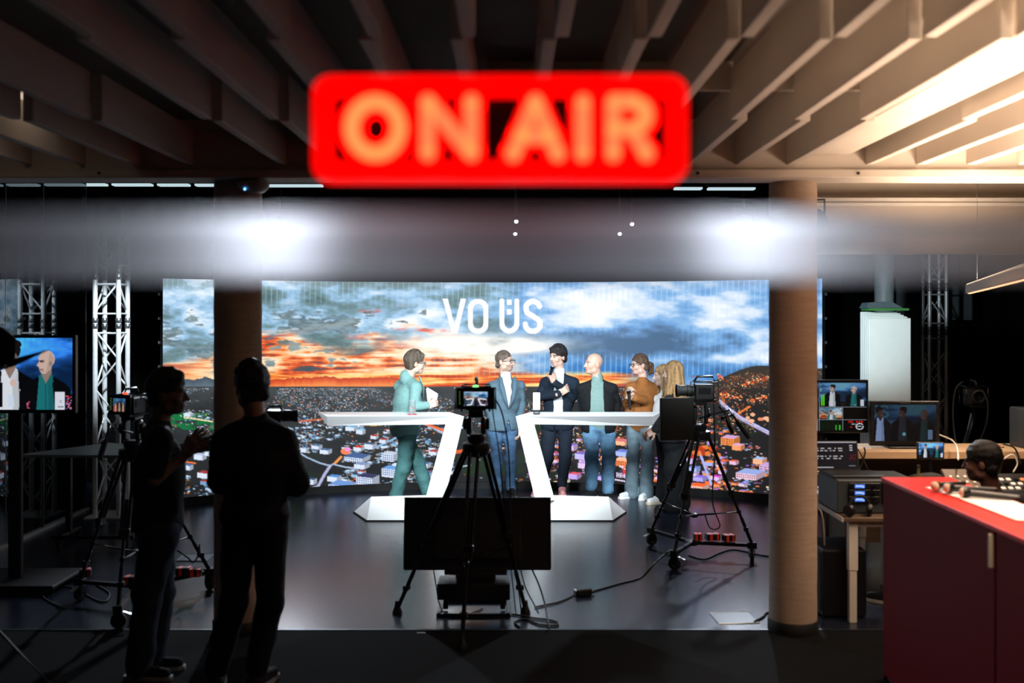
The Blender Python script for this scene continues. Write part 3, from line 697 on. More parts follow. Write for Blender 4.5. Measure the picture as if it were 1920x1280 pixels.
OA = {'O': [[(704 + 45 * math.cos(t), 240 + 49 * math.sin(t)) for t in np.linspace(0, 2 * math.pi, 25)]],
      'N': [[(802, 288), (802, 190), (884, 288), (884, 190)]],
      'A': [[(962, 290), (1004, 190), (1046, 290)], [(978, 256), (1030, 256)]],
      'I': [[(1093, 190), (1093, 290)]],
      'R': [[(1150, 290), (1150, 190), (1186, 190), (1206, 200), (1212, 216), (1206, 232), (1186, 242), (1150, 242)], [(1186, 242), (1213, 290)]]}
for ch, L in OA.items():
    par = None
    for nm, wd, yy, mm in (('letter', 47, SD + .004, NR_), ('neon_core', 27, SD - .003, NO_)):
        m = MB()
        for ln in L:
            for q in stroke2d(ln, wd, 12):
                P = [W(v[0], v[1], SD) for v in q]
                P = [Vector((p.x, yy, min(max(p.z, i1a.z - .001), i1b.z + .001))) for p in P]
                m.prism(P, (0, .006, 0))
        par = obj(nm, m, mm, par or sg)
for x in (700, 1176):
    p = S(x, 142); obj('hanging_rod', MB().cyl((p.x, SD + .035, p.z - .01), (p.x, SD + .035, 3.30), .0025, n=8), M_steel, sg)
# ------------------------------------------------------------------ people: smooth bodies from distance fields
class Blob:
    def __init__(s): s.p = []
    def rc(s, a, b, ra, rb, k=.02, op=1): s.p.append(('c', np.array(a, float), np.array(b, float), ra, rb, k, op)); return s
    def el(s, c, r, R=None, k=.02, op=1): s.p.append(('e', np.array(c, float), np.array(r, float), None if R is None else np.array(R, float), 0, k, op)); return s
    def bx(s, c, h, R=None, rnd=.01, k=.01, op=1): s.p.append(('b', np.array(c, float), np.array(h, float), None if R is None else np.array(R, float), rnd, k, op)); return s
    def wedge(s, o, tr, tf, zt, zb, w0, w1, k=.004): s.p.append(('w', np.array(o, float), (np.array(tr, float), np.array(tf, float)), (zt, zb), (w0, w1), k, -1)); return s
    def mesh(s, h, folds=0., seed=0, fscale=1.):
        lo, hi = [], []
        def bounds(q):
            if q[0] == 'c':
                r = max(q[3], q[4]); return np.minimum(q[1], q[2]) - r, np.maximum(q[1], q[2]) + r
            if q[0] == 'w': return q[1] + np.array([-.3, -.3, q[3][1]]), q[1] + np.array([.3, .3, q[3][0]])
            r = np.full(3, float(np.linalg.norm(q[2]))) if q[3] is not None else q[2] + (q[4] if q[0] == 'b' else 0)
            return q[1] - r, q[1] + r
        for q in s.p:
            if q[6] == 1: a, b = bounds(q); lo.append(a); hi.append(b)
        lo = np.min(lo, 0) - 3 * h - .012; hi = np.max(hi, 0) + 3 * h + .012
        n = np.ceil((hi - lo) / h).astype(int) + 1
        f = np.full(n, .2, np.float32)
        ax = [lo[i] + np.arange(n[i]) * h for i in range(3)]
        for q in s.p:
            a, b = bounds(q); m = q[5] + 3 * h
            i0 = np.clip(np.floor((a - m - lo) / h).astype(int), 0, n); i1 = np.clip(np.ceil((b + m - lo) / h).astype(int) + 1, 0, n)
            if (i1 <= i0).any(): continue
            P = np.stack(np.meshgrid(*[ax[i][i0[i]:i1[i]] for i in range(3)], indexing='ij'), -1)
            if q[0] == 'c':
                d = q[2] - q[1]; L = max(d @ d, 1e-12); t = np.clip((P - q[1]) @ d / L, 0, 1)
                D = np.linalg.norm(P - q[1] - t[..., None] * d, axis=-1) - (q[3] + (q[4] - q[3]) * t)
            elif q[0] == 'w':
                L = P - q[1]; x = np.abs(L @ q[2][0]); y = L @ q[2][1]; z = L[..., 2]; zt, zb = q[3]
                wd = q[4][0] + (q[4][1] - q[4][0]) * (zt - z) / (zt - zb); D = np.maximum(np.maximum(x - wd, .03 - y), np.maximum(z - zt, zb - z))
            else:
                L = P - q[1]
                if q[3] is not None: L = L @ q[3]
                if q[0] == 'e':
                    k0 = np.linalg.norm(L / q[2], axis=-1); k1 = np.linalg.norm(L / q[2] ** 2, axis=-1) + 1e-9; D = k0 * (k0 - 1) / k1
                else:
                    e = np.abs(L) - q[2]; D = np.linalg.norm(np.maximum(e, 0), axis=-1) + np.minimum(e.max(-1), 0) - q[4]
            sl = tuple(slice(i0[i], i1[i]) for i in range(3)); F = f[sl]; k = max(q[5], 1e-4)
            if q[6] == 1:
                g = np.clip(.5 + .5 * (F - D) / k, 0, 1); f[sl] = F * (1 - g) + D * g - k * g * (1 - g)
            else:
                D = -D; g = np.clip(.5 - .5 * (F - D) / k, 0, 1); f[sl] = F * (1 - g) + D * g + k * g * (1 - g)
        if folds:
            rg = np.random.default_rng(seed); A = np.zeros(n, np.float32)
            for i in range(7):
                kx, ky, kz = rg.normal(0, 16 * fscale), rg.normal(0, 16 * fscale), rg.normal(0, 34 * fscale)
                A += np.sin(ax[0] * kx + rg.random() * 6)[:, None, None] * np.sin(ax[1] * ky + rg.random() * 6)[None, :, None] * np.sin(ax[2] * kz + rg.random() * 6)[None, None] * rg.uniform(.6, 1.)
            f += folds * A
        return surfnet(f, lo, h)
def surfnet(f, lo, h):
    s = f < 0; n = np.array(f.shape)
    c = [(i, j, k) for i in (0, 1) for j in (0, 1) for k in (0, 1)]
    sub = lambda A, o: A[o[0]:n[0] - 1 + o[0], o[1]:n[1] - 1 + o[1], o[2]:n[2] - 1 + o[2]]
    cnt = sum(sub(s, o).astype(np.int8) for o in c); act = (cnt > 0) & (cnt < 8)
    idx = np.argwhere(act); vid = np.full(act.shape, -1, np.int64); vid[act] = np.arange(len(idx))
    V = np.stack([f[idx[:, 0] + o[0], idx[:, 1] + o[1], idx[:, 2] + o[2]] for o in c], 1)
    acc = np.zeros((len(idx), 3)); ct = np.zeros(len(idx))
    for a in range(8):
        for b in range(a + 1, 8):
            if sum(abs(x - y) for x, y in zip(c[a], c[b])) != 1: continue
            m = (V[:, a] < 0) != (V[:, b] < 0)
            t = V[m, a] / (V[m, a] - V[m, b]); acc[m] += np.array(c[a]) + t[:, None] * (np.array(c[b]) - np.array(c[a])); ct[m] += 1
    P = lo + (idx + acc / ct[:, None]) * h
    Q = []
    for ax_ in range(3):
        o = [0, 0, 0]; o[ax_] = 1; u, v = [(1, 2), (2, 0), (0, 1)][ax_]
        A = s[:n[0] - o[0], :n[1] - o[1], :n[2] - o[2]]; B = s[o[0]:, o[1]:, o[2]:]
        e = np.argwhere(A != B); e = e[(e[:, u] > 0) & (e[:, v] > 0) & (e[:, u] < n[u] - 1) & (e[:, v] < n[v] - 1)]
        if not len(e): continue
        du = np.zeros(3, int); du[u] = 1; dv = np.zeros(3, int); dv[v] = 1
        g = lambda w_: vid[w_[:, 0], w_[:, 1], w_[:, 2]]
        q = np.stack([g(e - du - dv), g(e - dv), g(e), g(e - du)], 1)
        ins = s[e[:, 0], e[:, 1], e[:, 2]]; q[~ins] = q[~ins][:, ::-1]
        Q.append(q)
    return P, np.concatenate(Q)
def joinm(*ms):
    P, Q, o = [], [], 0
    for p, q in ms: P.append(p); Q.append(q + o); o += len(p)
    return np.concatenate(P), np.concatenate(Q)
v3 = lambda v: np.array(tuple(v), float)
UP = np.array([0, 0, 1.])
def hand(b, wrist, d, n, curl=25, s=1., thumb=1, spread=6, k=.006):
    """palm, four fingers and a thumb; d points along the hand, n out of the palm"""
    d = d / np.linalg.norm(d); n = n - d * (n @ d); n /= np.linalg.norm(n); w_ = np.cross(d, n)
    R = np.stack([w_, d, n], 1)
    b.bx(wrist + d * .05 * s, np.array([.032, .040, .006]) * s, R, .009 * s, .012)
    b.rc(wrist - d * .03, wrist + d * .02, .026 * s, .027 * s, .012)
    for i, L in enumerate((.072, .082, .077, .060)):
        o = (i - 1.5) * .0205 * s; a = math.radians((i - 1.5) * spread * -1); p = wrist + d * .09 * s + w_ * o * -thumb
        dd = d * math.cos(a) + w_ * math.sin(a) * thumb; cu = 0.
        for j, fr in enumerate((.45, .32, .23)):
            cu += math.radians(curl * (1 + .15 * i)); e = dd * math.cos(cu) + n * math.sin(cu); q = p + e * L * fr * s
            b.rc(p, q, (.0098 - .0007 * j) * s, (.0092 - .0008 * j) * s, k); p = q
    p = wrist + d * .025 * s - w_ * -thumb * .030 * s * -1
    t = d * .62 + w_ * thumb * .70 + n * .30; t /= np.linalg.norm(t)
    p = wrist + d * .022 * s + w_ * thumb * .028 * s
    q = p + t * .045 * s; b.rc(p, q, .014 * s, .011 * s, .012)
    t2 = t * .75 + d * .55; t2 /= np.linalg.norm(t2); b.rc(q, q + t2 * .034 * s, .011 * s, .0088 * s, k)
def head_frame(hf, pitch=0., roll=0.):
    f = np.array([hf[0], hf[1], 0.]); f /= np.linalg.norm(f); r = np.array([f[1], -f[0], 0.])
    p = math.radians(pitch); f2 = f * math.cos(p) + UP * math.sin(p); u2 = np.cross(r, f2)
    q = math.radians(roll); r2 = r * math.cos(q) + u2 * math.sin(q); u3 = np.cross(r2, f2)
    return r2, f2, u3
def person(label, D, P, skin=(190, 156, 140), hairc=(60, 46, 38), hair='short', clothes=(), vox=.0095, stubble=None, glasses=False, s=1., group=None, beard=False, browc=None):
    """P: joints measured in the photo: (x, y[, depth offset]); returns dict of useful points"""
    J = {k: (np.array(W(v[0], v[1], D + (v[2] if len(v) > 2 else 0.)))) for k, v in P.items() if k not in ('hf', 'tf', 'hands', 'pitch', 'roll', 'toes', 'nd')}
    hr, hd, hu = head_frame(P['hf'], P.get('pitch', 0), P.get('roll', 0))
    tf = np.array([P['tf'][0], P['tf'][1], 0.]); tf /= np.linalg.norm(tf); tr = np.array([tf[1], -tf[0], 0.])
    H = J['head']; N = J['neck'] - UP * P.get('nd', 0.); PV = J['pelvis']
    RT = np.stack([tr, tf, UP], 1)
    hp = lambda r, f, u: H + s * (hr * r + hd * f + hu * u)
    RH = np.stack([hr, hd, hu], 1)
    shR = J.get('shR', N + tr * .168 * s - UP * .098 * s); shL = J.get('shL', N - tr * .168 * s - UP * .098 * s)
    hipR = PV + tr * .088 * s; hipL = PV - tr * .088 * s
    fine = vox * .52
    # -- head
    b = Blob(); k = .022
    b.el(hp(0, -.012, .030), np.array([.076, .096, .090]) * s, RH, k).el(hp(0, .030, -.030), np.array([.061, .068, .084]) * s, RH, k)
    b.el(hp(0, .058, -.090), np.array([.036, .034, .026]) * s, RH, k).rc(hp(-.045, .01, -.075), hp(.045, .01, -.075), .026 * s, .026 * s, k)
    b.rc(hp(-.032, .080, .020), hp(.032, .080, .020), .014 * s, .014 * s, .012)
    b.rc(hp(0, .093, .010), hp(0, .114, -.030), .0085 * s, .0125 * s, .008).rc(hp(-.012, .096, -.034), hp(.012, .096, -.034), .009 * s, .009 * s, .006)
    for q in (-1, 1):
        b.el(hp(q * .032, .100, .000), np.array([.017, .014, .011]) * s, RH, .008, -1)
        b.el(hp(q * .032, .080, -.001), np.array([.013, .013, .0115]) * s, RH, .003)
        b.el(hp(q * .078, -.012, -.012), np.array([.010, .019, .031]) * s, RH, .006)
        b.el(hp(q * .044, .062, -.032), np.array([.020, .022, .018]) * s, RH, .02)
    b.rc(hp(-.018, .090, -.062), hp(.018, .090, -.062), .0075 * s, .0075 * s, .006).rc(hp(-.015, .087, -.073), hp(.015, .087, -.073), .0075 * s, .0075 * s, .006)
    b.rc(hp(0, -.022, -.050), N - UP * .02, .055 * s, .054 * s, .025)
    mh = b.mesh(fine)
    # -- the rest of the body under the clothes, with hands
    b = Blob()
    b.el(N - UP * .225 * s, np.array([.125, .070, .15]) * s, RT, .02).el(PV + UP * .16 * s, np.array([.12, .07, .14]) * s, RT, .02).el(PV, np.array([.13, .08, .10]) * s, RT, .02)
    b.rc(N + UP * .02, N - UP * .1, .05 * s, .03 * s, .01)
    for sh, e, w_ in ((shR, 'elR', 'wrR'), (shL, 'elL', 'wrL')):
        b.rc(sh, J[e], .030 * s, .028 * s, .012).rc(J[e], J[w_], (.036 if any(c_[0] == 'tshirt' for c_ in clothes) else .026) * s, .024 * s, .012).rc(N - UP * .08, sh, .028 * s, .028 * s, .012)
    for hp_, kn, an in ((hipR, 'knR', 'anR'), (hipL, 'knL', 'anL')):
        b.rc(hp_, J[kn], .072 * s, .05 * s, .03).rc(J[kn], J[an], .048 * s, .036 * s, .02)
    mb = b.mesh(vox * 1.5)
    ms = [mh, mb]
    for key, (d, n, curl, th) in P.get('hands', {}).items():
        b = Blob(); hand(b, J[key], v3(d), v3(n), curl, s, th); ms.append(b.mesh(.0048 if vox < .011 else .006))
    Pm, Qm = joinm(*ms)
    # -- paint
    c0 = np.array(C(*skin)); colr = np.tile(c0, (len(Pm), 1)); nh = len(mh[0])
    L = (mh[0] - H) @ RH / s
    def dab(m, c, a=1.): colr[:nh][m] = colr[:nh][m] * (1 - a) + np.array(C(*c)) * a
    X, F, U = L[:, 0], L[:, 1], L[:, 2]
    dab((F > .06) & (np.abs(U + .067) < .011) & (np.abs(X) < .026), tuple(int(v * f) for v, f in zip(skin, (.86, .70, .68))))
    bc = browc or hairc
    dab((F > .05) & (np.abs(U - .022) < .006) & (np.abs(np.abs(X) - .034) < .021), bc, .85)
    ey = (np.abs(U + .001) < .0065) & (np.abs(np.abs(X) - .032) < .014) & (F > .06)
    dab(ey, (206, 202, 198), .8); dab(ey & (np.abs(np.abs(X) - .032) < .0065), (34, 28, 26))
    dab((F > .05) & (np.abs(U - .0075) < .0026) & (np.abs(np.abs(X) - .032) < .016), (60, 44, 40), .8)
    if stubble: dab((U > .035 - F * .2) & (F < .075) & (U > -.02), stubble, .35)
    if beard: dab((U < -.046 - .9 * np.maximum(0, .06 - F)) & (F > -.005) & ~((np.abs(U + .067) < .009) & (np.abs(X) < .022)) & (U > -.112), hairc, .45)
    cen = Vector((PV[0], PV[1], 0.))
    body = np_mesh('person', Pm - np.array(cen), Qm, mat('skin', (1, 1, 1), .55, var=.05, scale=30, attr='Col'), None, colr, loc=cen)
    tag(body, label, 'person', group)
    def part(name, bl, m, vx=None, folds=0., seed=1, fs=1.):
        p, q = bl.mesh(vx or vox, folds, seed, fs)
        o = np_mesh(name, p - np.array(cen), q, m, body); TM[o.name] = TM[body.name]; return o
    # -- hair
    Mh = mat('hair_%d_%d_%d' % hairc, C(*hairc), .5, var=.62, scale=30, bump=.9, bscale=150, stretch=(1.3, 1.3, .10), spec=.22)
    if hair and hair != 'bald':
        b = Blob(); hz = random.Random(len(label))
        vol = {'short': .014, 'crop': .005, 'full': .020, 'tousled': .016, 'thick': .019, 'long': .014, 'tied': .010}[hair]
        b.el(hp(0, -.016, .036), np.array([.076 + vol, .095 + vol, .090 + vol]) * s, RH, .01)
        if hair in ('full', 'tousled', 'thick'):
            for i in range(34):
                a = hz.uniform(0, 6.28); e = hz.uniform(.10, 1.1); d = np.array([math.cos(a) * math.sin(e), math.sin(a) * math.sin(e), math.cos(e)])
                c_ = hp(*(np.array([0, -.016, .036]) + d * np.array([.078, .097, .094]) * (1 + .1 * hz.random()))); b.el(c_, np.full(3, .019 * s * hz.uniform(.7, 1.3)), None, .012)
        if hair in ('short', 'full', 'tousled', 'crop', 'thick', 'tied'): b.rc(hp(-.045, -.062, -.045), hp(.045, -.062, -.045), .036 * s, .034 * s, .03)
        if hair in ('full', 'tousled'): b.rc(hp(-.05, .055, .098), hp(.045, .070, .090), .024 * s, .020 * s, .02)
        # clear the face and neck
        b.el(hp(0, .095, -.035), np.array([.090, .078, .085]) * s, RH, .015, -1)
        for q in (-1, 1):
            b.el(hp(q * .085, -.004, -.030), np.array([.022, .026, .040]) * s, RH, .01, -1)
            if hair not in ('long',): b.el(hp(q * .08, .05, -.03), np.array([.04, .045, .05]) * s, RH, .01, -1)
        if hair != 'long': b.el(hp(0, -.02, -.165), np.array([.12, .13, .075]) * s, RH, .01, -1)
        if hair == 'tied':
            p0 = hp(0, -.10, .015); p1 = hp(.0, -.15, -.025); p2 = hp(.01, -.145, -.10); p3 = hp(.0, -.12, -.135)
            b.rc(p0, p1, .022, .030, .01).rc(p1, p2, .034, .030, .015).rc(p2, p3, .028, .012, .015)
            for i in range(8):
                o = np.array([hz.uniform(-.02, .02), hz.uniform(-.02, .02), 0]); b.rc(p1 + o, p2 + o * 1.6 + np.array([0, 0, -.02]), .012, .008, .006)
        if hair == 'long':
            for i in range(64):
                a = math.radians(-205 + 230 * i / 63.)
                x = math.cos(a) * .080; y = -.012 + math.sin(a) * .092
                p = hp(x, y, .03); p1 = hp(x * 1.12, y * 1.06, -.10); ln = hz.uniform(.30, .40)
                dn = H - UP * (ln * s) + (hr * x * 1.7 + hd * (y * 1.05 - .02)) * s + np.array([hz.uniform(-.03, .03), hz.uniform(-.03, .03), 0])
                mid = (p1 + dn) / 2 + np.array([hz.uniform(-.024, .024), hz.uniform(-.024, .024), 0])
                rj = hz.uniform(.75, 1.2); b.rc(p, p1, .017 * s, .015 * s * rj, .006).rc(p1, mid, .014 * s * rj, .012 * s * rj, .004).rc(mid, dn, .012 * s * rj, .004, .003)
            b.el(hp(0, .105, -.04), np.array([.070, .070, .10]) * s, RH, .012, -1)
        part('hair', b, Mh, fine * 1.15 if hair != 'long' else vox * .62, .0015, 5, 3.2)
    if glasses:
        m = MB()
        for q in (-1, 1):
            m.tube([Vector(hp(q * .034 + .024 * math.cos(t), .108, -.002 + .017 * math.sin(t))) for t in np.linspace(0, 2 * math.pi, 15)[:-1]], .0030, 6, closed=True)
            m.tube([Vector(hp(q * .058, .107, .006)), Vector(hp(q * .079, .05, .006)), Vector(hp(q * .082, -.012, .002))], .0032, 6)
        m.tube([Vector(hp(-.011, .110, .002)), Vector(hp(.011, .110, .002))], .0028, 6)
        obj('glasses', m, M_matt, body, smooth='all')
    # -- clothes
    G = dict(H=H, N=N, PV=PV, tf=tf, tr=tr, J=J, hp=hp, body=body, part=part, cen=cen, s=s, shR=shR, shL=shL, hipR=hipR, hipL=hipL, RT=RT)
    def sleeves(b, ra, rb, rw, upto=1.):
        for sh, e, w_ in ((shR, 'elR', 'wrR'), (shL, 'elL', 'wrL')):
            E, Wr = J[e], J[w_]
            b.rc(sh, E, ra * s, rb * s, .022)
            if upto >= 1: b.rc(E, E + (Wr - E) * .97, rb * s, rw * s, .02)
            elif upto > 0: pass
    def torso(b, g, hem=None, belly=0.):
        b.el(N - UP * .225 * s, np.array([.158 + g, .110 + g, .185]) * s, RT, .05)
        b.rc(N - UP * .035 * s, shR, (.040 + g) * s, (.042 + g) * s, .03).rc(N - UP * .035 * s, shL, (.040 + g) * s, (.042 + g) * s, .03)
        b.el((N - UP * .2 * s + PV + UP * .12 * s) / 2, np.array([.148 + g, .108 + g + belly, .20]) * s, RT, .06)
        b.el(PV + UP * .06 * s, np.array([.158 + g, .112 + g + belly * .5, .16]) * s, RT, .05)
    for c_ in clothes:
        kind, rgb = c_[0], c_[1]; o = c_[2] if len(c_) > 2 else {}
        Mc = mat('cloth_%s_%d_%d_%d' % ((kind,) + rgb), C(*rgb), o.get('rough', .85), var=o.get('var', .10), scale=o.get('scale', 30), bump=o.get('bump', .75), bscale=o.get('bs', 15), spec=o.get('spec', .2), stretch=(1, 1, 1.7))
        b = Blob()
        if kind in ('shirt', 'tshirt', 'sweater'):
            torso(b, o.get('g', .006), belly=o.get('belly', .0))
            if kind == 'tshirt':
                for sh, e in ((shR, 'elR'), (shL, 'elL')): b.rc(sh, sh + (J[e] - sh) * .72, .066 * s, .062 * s, .035)
            elif kind == 'shirt': sleeves(b, .036, .036, .035)
            else: sleeves(b, o.get('ra', .056), o.get('rb', .048), o.get('rw', .038))
            b.rc(N - UP * .01, N + UP * (.036 if kind == 'shirt' else .0) + tf * .0, .068 * s, .0625 * s, .02)
            if kind == 'shirt': b.rc(N + tf * .075 + UP * .06, N + tf * .105 - UP * .05, .028, .006, .008, -1)
            b.bx(PV - UP * (o.get('hem', .02) + .20), (.5, .5, .20), None, 0, .006, -1)
            part(kind if kind != 'tshirt' else 't_shirt', b, Mc, None, o.get('folds', .0022), 3)
        elif kind == 'jacket':
            g = o.get('g', .022); torso(b, g, belly=o.get('belly', 0.)); hem = o.get('hem', .06)
            b.el(PV - UP * .0, np.array([.172 + g, .125 + g, .17]) * s, RT, .05)
            b.rc(N - UP * .02 - tf * .02, N + UP * .020 - tf * .022, .074 * s, .066 * s, .02)
            op = o.get('open', 'button')
            if op == 'button':
                b.wedge(N, tr, tf, .10, -.37 * s, .078, .004); b.wedge(N, tr, tf, -.47 * s, PV[2] - N[2] - .25, .004, .075)
            elif op == 'open':
                wd = o.get('w', .075)
                b.wedge(N, tr, tf, .10, PV[2] - N[2] - .25, .060, wd)
            b.bx(PV - UP * (hem + .25), (.5, .5, .25), None, 0, .008, -1)
            sleeves(b, .058, .053, .044)
            part('jacket', b, Mc, None, o.get('folds', .0026), 7)
            if op in ('button',):
                # turned lapels beside the opening
                m = MB()
                for q in (-1, 1):
                    pts = []
                    for t, wd in ((0., .030), (.35, .052), (.7, .040), (1., .006)):
                        z = N - UP * (-.02 + .36 * t) * s; fwd = tf * (.085 + .075 * min(1, t * 2.2)) * s
                        xin = (.062 * (1 - t) + .008); pts.append((z + fwd + tr * q * xin * s, z + fwd * .96 + tr * q * (xin + wd) * s))
                    vs = [Vector(p) for ab in pts for p in ab]; th = Vector(tf) * .008
                    fs = [(2 * i, 2 * i + 1, 2 * i + 3, 2 * i + 2) for i in range(3)]
                    n_ = len(vs); m.add(vs + [v + th for v in vs], fs + [tuple(x + n_ for x in f) for f in fs] + [(0, 1, n_ + 1, n_), (6, 7, n_ + 7, n_ + 6), (0, 2, n_ + 2, n_), (2, 4, n_ + 4, n_ + 2), (4, 6, n_ + 6, n_ + 4), (1, 3, n_ + 3, n_ + 1), (3, 5, n_ + 5, n_ + 3), (5, 7, n_ + 7, n_ + 5)])
                obj('lapels', m, Mc, body, smooth='all')
        elif kind == 'poncho':
            torso(b, .03); b.el(N - UP * .24, np.array([.205, .165, .20]) * s, RT, .05); b.el(PV + UP * .10, np.array([.19, .15, .14]), RT, .05)
            sleeves(b, .075, .070, .046); b.rc(N - UP * .035, N - UP * .012 + tf * .02, .088, .076, .025)
            b.bx(PV - UP * (.07 + .2), (.5, .5, .2), None, 0, .01, -1)
            part('sweater', b, Mc, None, .005, 9, .8)
        elif kind in ('trousers', 'jeans'):
            rs = o.get('r', (.090, .066, .052)); b.el(PV + UP * .02, np.array([.160, .115, .12]) * s, RT, .04)
            for hp_, kn, an in ((hipR, 'knR', 'anR'), (hipL, 'knL', 'anL')):
                A = J[an] + (J[an] - J[kn]) * o.get('drop', .06)
                b.rc(hp_, J[kn], rs[0] * s, rs[1] * s, .02).rc(J[kn], A, rs[1] * s, rs[2] * s, .02)
            b.bx(PV + UP * (.11 + .2), (.5, .5, .2), None, 0, .008, -1)
            part(kind, b, Mc, None, o.get('folds', .0035), 13)
        elif kind == 'shoes':
            for i, an in enumerate(('anR', 'anL')):
                t = np.array([*P.get('toes', ((0, -1), (0, -1)))[i], 0.]); t /= np.linalg.norm(t); w_ = np.array([t[1], -t[0], 0]); A = J[an].copy(); zf = o.get('z', .0)
                A[2] = zf; RS = np.stack([w_, t, UP], 1); b = Blob()
                b.rc(A - t * .04 + UP * .045, A + t * .02 + UP * .060, .040, .040, .02).rc(A + t * .0 + UP * .045, A + t * .15 + UP * .034, .040, .032, .02)
                b.bx(A + t * .055 - UP * .05, (.09, .2, .055), RS, 0, .004, -1)
                so = part('shoe', b, Mc, vox * .7)
                m = MB(); pr = [(-.036, -.075), (-.04, 0), (-.045, .09), (-.038, .16), (-.018, .19), (.018, .19), (.038, .16), (.045, .09), (.04, 0), (.036, -.075), (.018, -.088), (-.018, -.088)]
                m.prism([Vector(A + w_ * x + t * y + UP * .001) for x, y in pr], (0, 0, o.get('sole_h', .022)))
                obj('sole', m, mat('sole_%d_%d_%d' % o.get('sole', (30, 30, 30)), C(*o.get('sole', (30, 30, 30))), .7), so)
    return G
def microphone(label, head, tail, group=None, ball=(196, 200, 204), holder=None):
    """hand microphone: wire ball, collar, tapering handle"""
    head, tail = Vector(head), Vector(tail); d = (tail - head).normalized(); L = (tail - head).length
    t = thing('microphone', label, 'microphone', head + d * L * .5, group=group)
    obj('grille', MB().sphere(head, .0255, 16), mat('mic_grille_%d' % ball[0], C(*ball), .45, bump=.3, bscale=900, var=.2, scale=600), t, smooth='all')
    obj('collar', MB().lathe([(.0262, -.004), (.0265, .0), (.0262, .005), (.024, .016), (.0185, .028)], head, d, 18), M_metal, t, smooth=True)
    obj('handle', MB().lathe([(.0185, .026), (.0180, .05), (.0150, L * .7), (.0138, L * .93), (.0145, L * .95), (.0130, L)], head, d, 16), M_dark, t, smooth=True)
    return t

# ---- guests on the stage
T = (106, 142, 140)
g1 = person('presenter in a teal suit with glasses, walking with his back half turned', 10.8,
    dict(head=(778, 680), neck=(765, 706), pelvis=(759, 800), hf=(.93, .36), tf=(.80, .60), pitch=-4, nd=.012,
         elR=(776, 762, -.24), wrR=(801, 760, -.20), elL=(772, 757, .20), wrL=(788, 752, .12), knR=(758, 866, -.06), anR=(741, 936, -.02), knL=(783, 866, .06), anL=(806, 932, .10), toes=((.9, .4), (.9, .4)),
         hands={'wrR': ((.8, .1, .25), (0, 1, -.2), 42, 1)}),
    hairc=(80, 70, 60), hair='full', glasses=True,
    clothes=(('shirt', (196, 200, 204), dict(g=.0)), ('trousers', (66, 108, 108), dict(r=(.098, .078, .070), drop=.03, folds=.006)), ('jacket', T, dict(hem=.10, open='button', g=.024, folds=.0045)), ('shoes', (40, 34, 32))))
g2 = person('man in a grey blue blazer and jeans with glasses, hand in his pocket', 11.45,
    dict(head=(946, 677), neck=(948, 704), pelvis=(942, 796), hf=(.92, -.42), tf=(.28, -1), pitch=2, nd=.028,
         elR=(913, 756, .04), wrR=(926, 792, -.10), elL=(977, 758, .05), wrL=(974, 800, .0), knR=(931, 856, -.03), anR=(931, 914), knL=(957, 858), anL=(958, 911, .05), toes=((-.1, -1), (.35, -1)),
         hands={'wrL': ((.0, -.2, -1), (-1, 0, 0), 20, 1)}),
    hairc=(94, 82, 73), hair='crop', stubble=(110, 96, 86), glasses=True, beard=True,
    clothes=(('shirt', (206, 210, 216), dict(g=.002)), ('jeans', (66, 94, 124), dict(r=(.092, .066, .056), var=.28, scale=16, folds=.005)), ('jacket', (78, 100, 114), dict(hem=.06, g=.020, var=.12, folds=.0035)), ('shoes', (22, 22, 24))))
g3 = person('dark haired man in a navy jacket speaking into a microphone, arms crossed', 11.6,
    dict(head=(1046, 668), neck=(1049, 698), pelvis=(1045, 793), hf=(-.72, -.69), tf=(-.18, -1), pitch=-4, roll=3, nd=.026,
         elR=(1012, 744, -.06), wrR=(1049, 737, -.24), elL=(1074, 744, -.08), wrL=(1039, 716, -.26), knR=(1026, 858, -.03), anR=(1012, 916, -.05), knL=(1060, 856), anL=(1054, 903, -.03), toes=((-.5, -1), (0, -1)),
         hands={'wrL': ((-.35, -.15, .85), (-.6, .6, .2), 62, -1), 'wrR': ((.8, .2, .45), (0, 1, 0), 25, 1)}),
    hairc=(30, 26, 26), hair='full',
    clothes=(('shirt', (206, 210, 216), dict(g=.002, hem=-.02)), ('trousers', (24, 32, 44), dict(r=(.096, .072, .060))), ('jacket', (22, 33, 46), dict(hem=.08, open='open', w=.045, g=.022)), ('shoes', (186, 128, 128), dict(sole=(206, 160, 158)))))
g4 = person('bald man in a black blazer over a green shirt and blue jeans', 11.30,
    dict(head=(1113, 682), neck=(1120, 709), pelvis=(1122, 798), hf=(-.93, -.40), tf=(-.10, -1), pitch=2, nd=.022,
         elR=(1093, 757, .06), wrR=(1099, 797, .0), elL=(1156, 757, .06), wrL=(1146, 799, .0), knR=(1110, 856, -.03), anR=(1109, 909, -.02), knL=(1142, 860), anL=(1139, 914, -.08), toes=((-.75, -.7), (-.05, -1)),
         hands={}),
    hairc=(120, 100, 90), hair='bald', skin=(190, 152, 134),
    clothes=(('shirt', (112, 138, 134), dict(g=.010, hem=.04, belly=.02)), ('jeans', (92, 130, 160), dict(r=(.100, .078, .068), var=.28, scale=16, folds=.006)), ('jacket', (20, 23, 26), dict(hem=.08, open='open', w=.095, g=.026)), ('shoes', (22, 24, 27), dict(sole=(196, 196, 192)))))
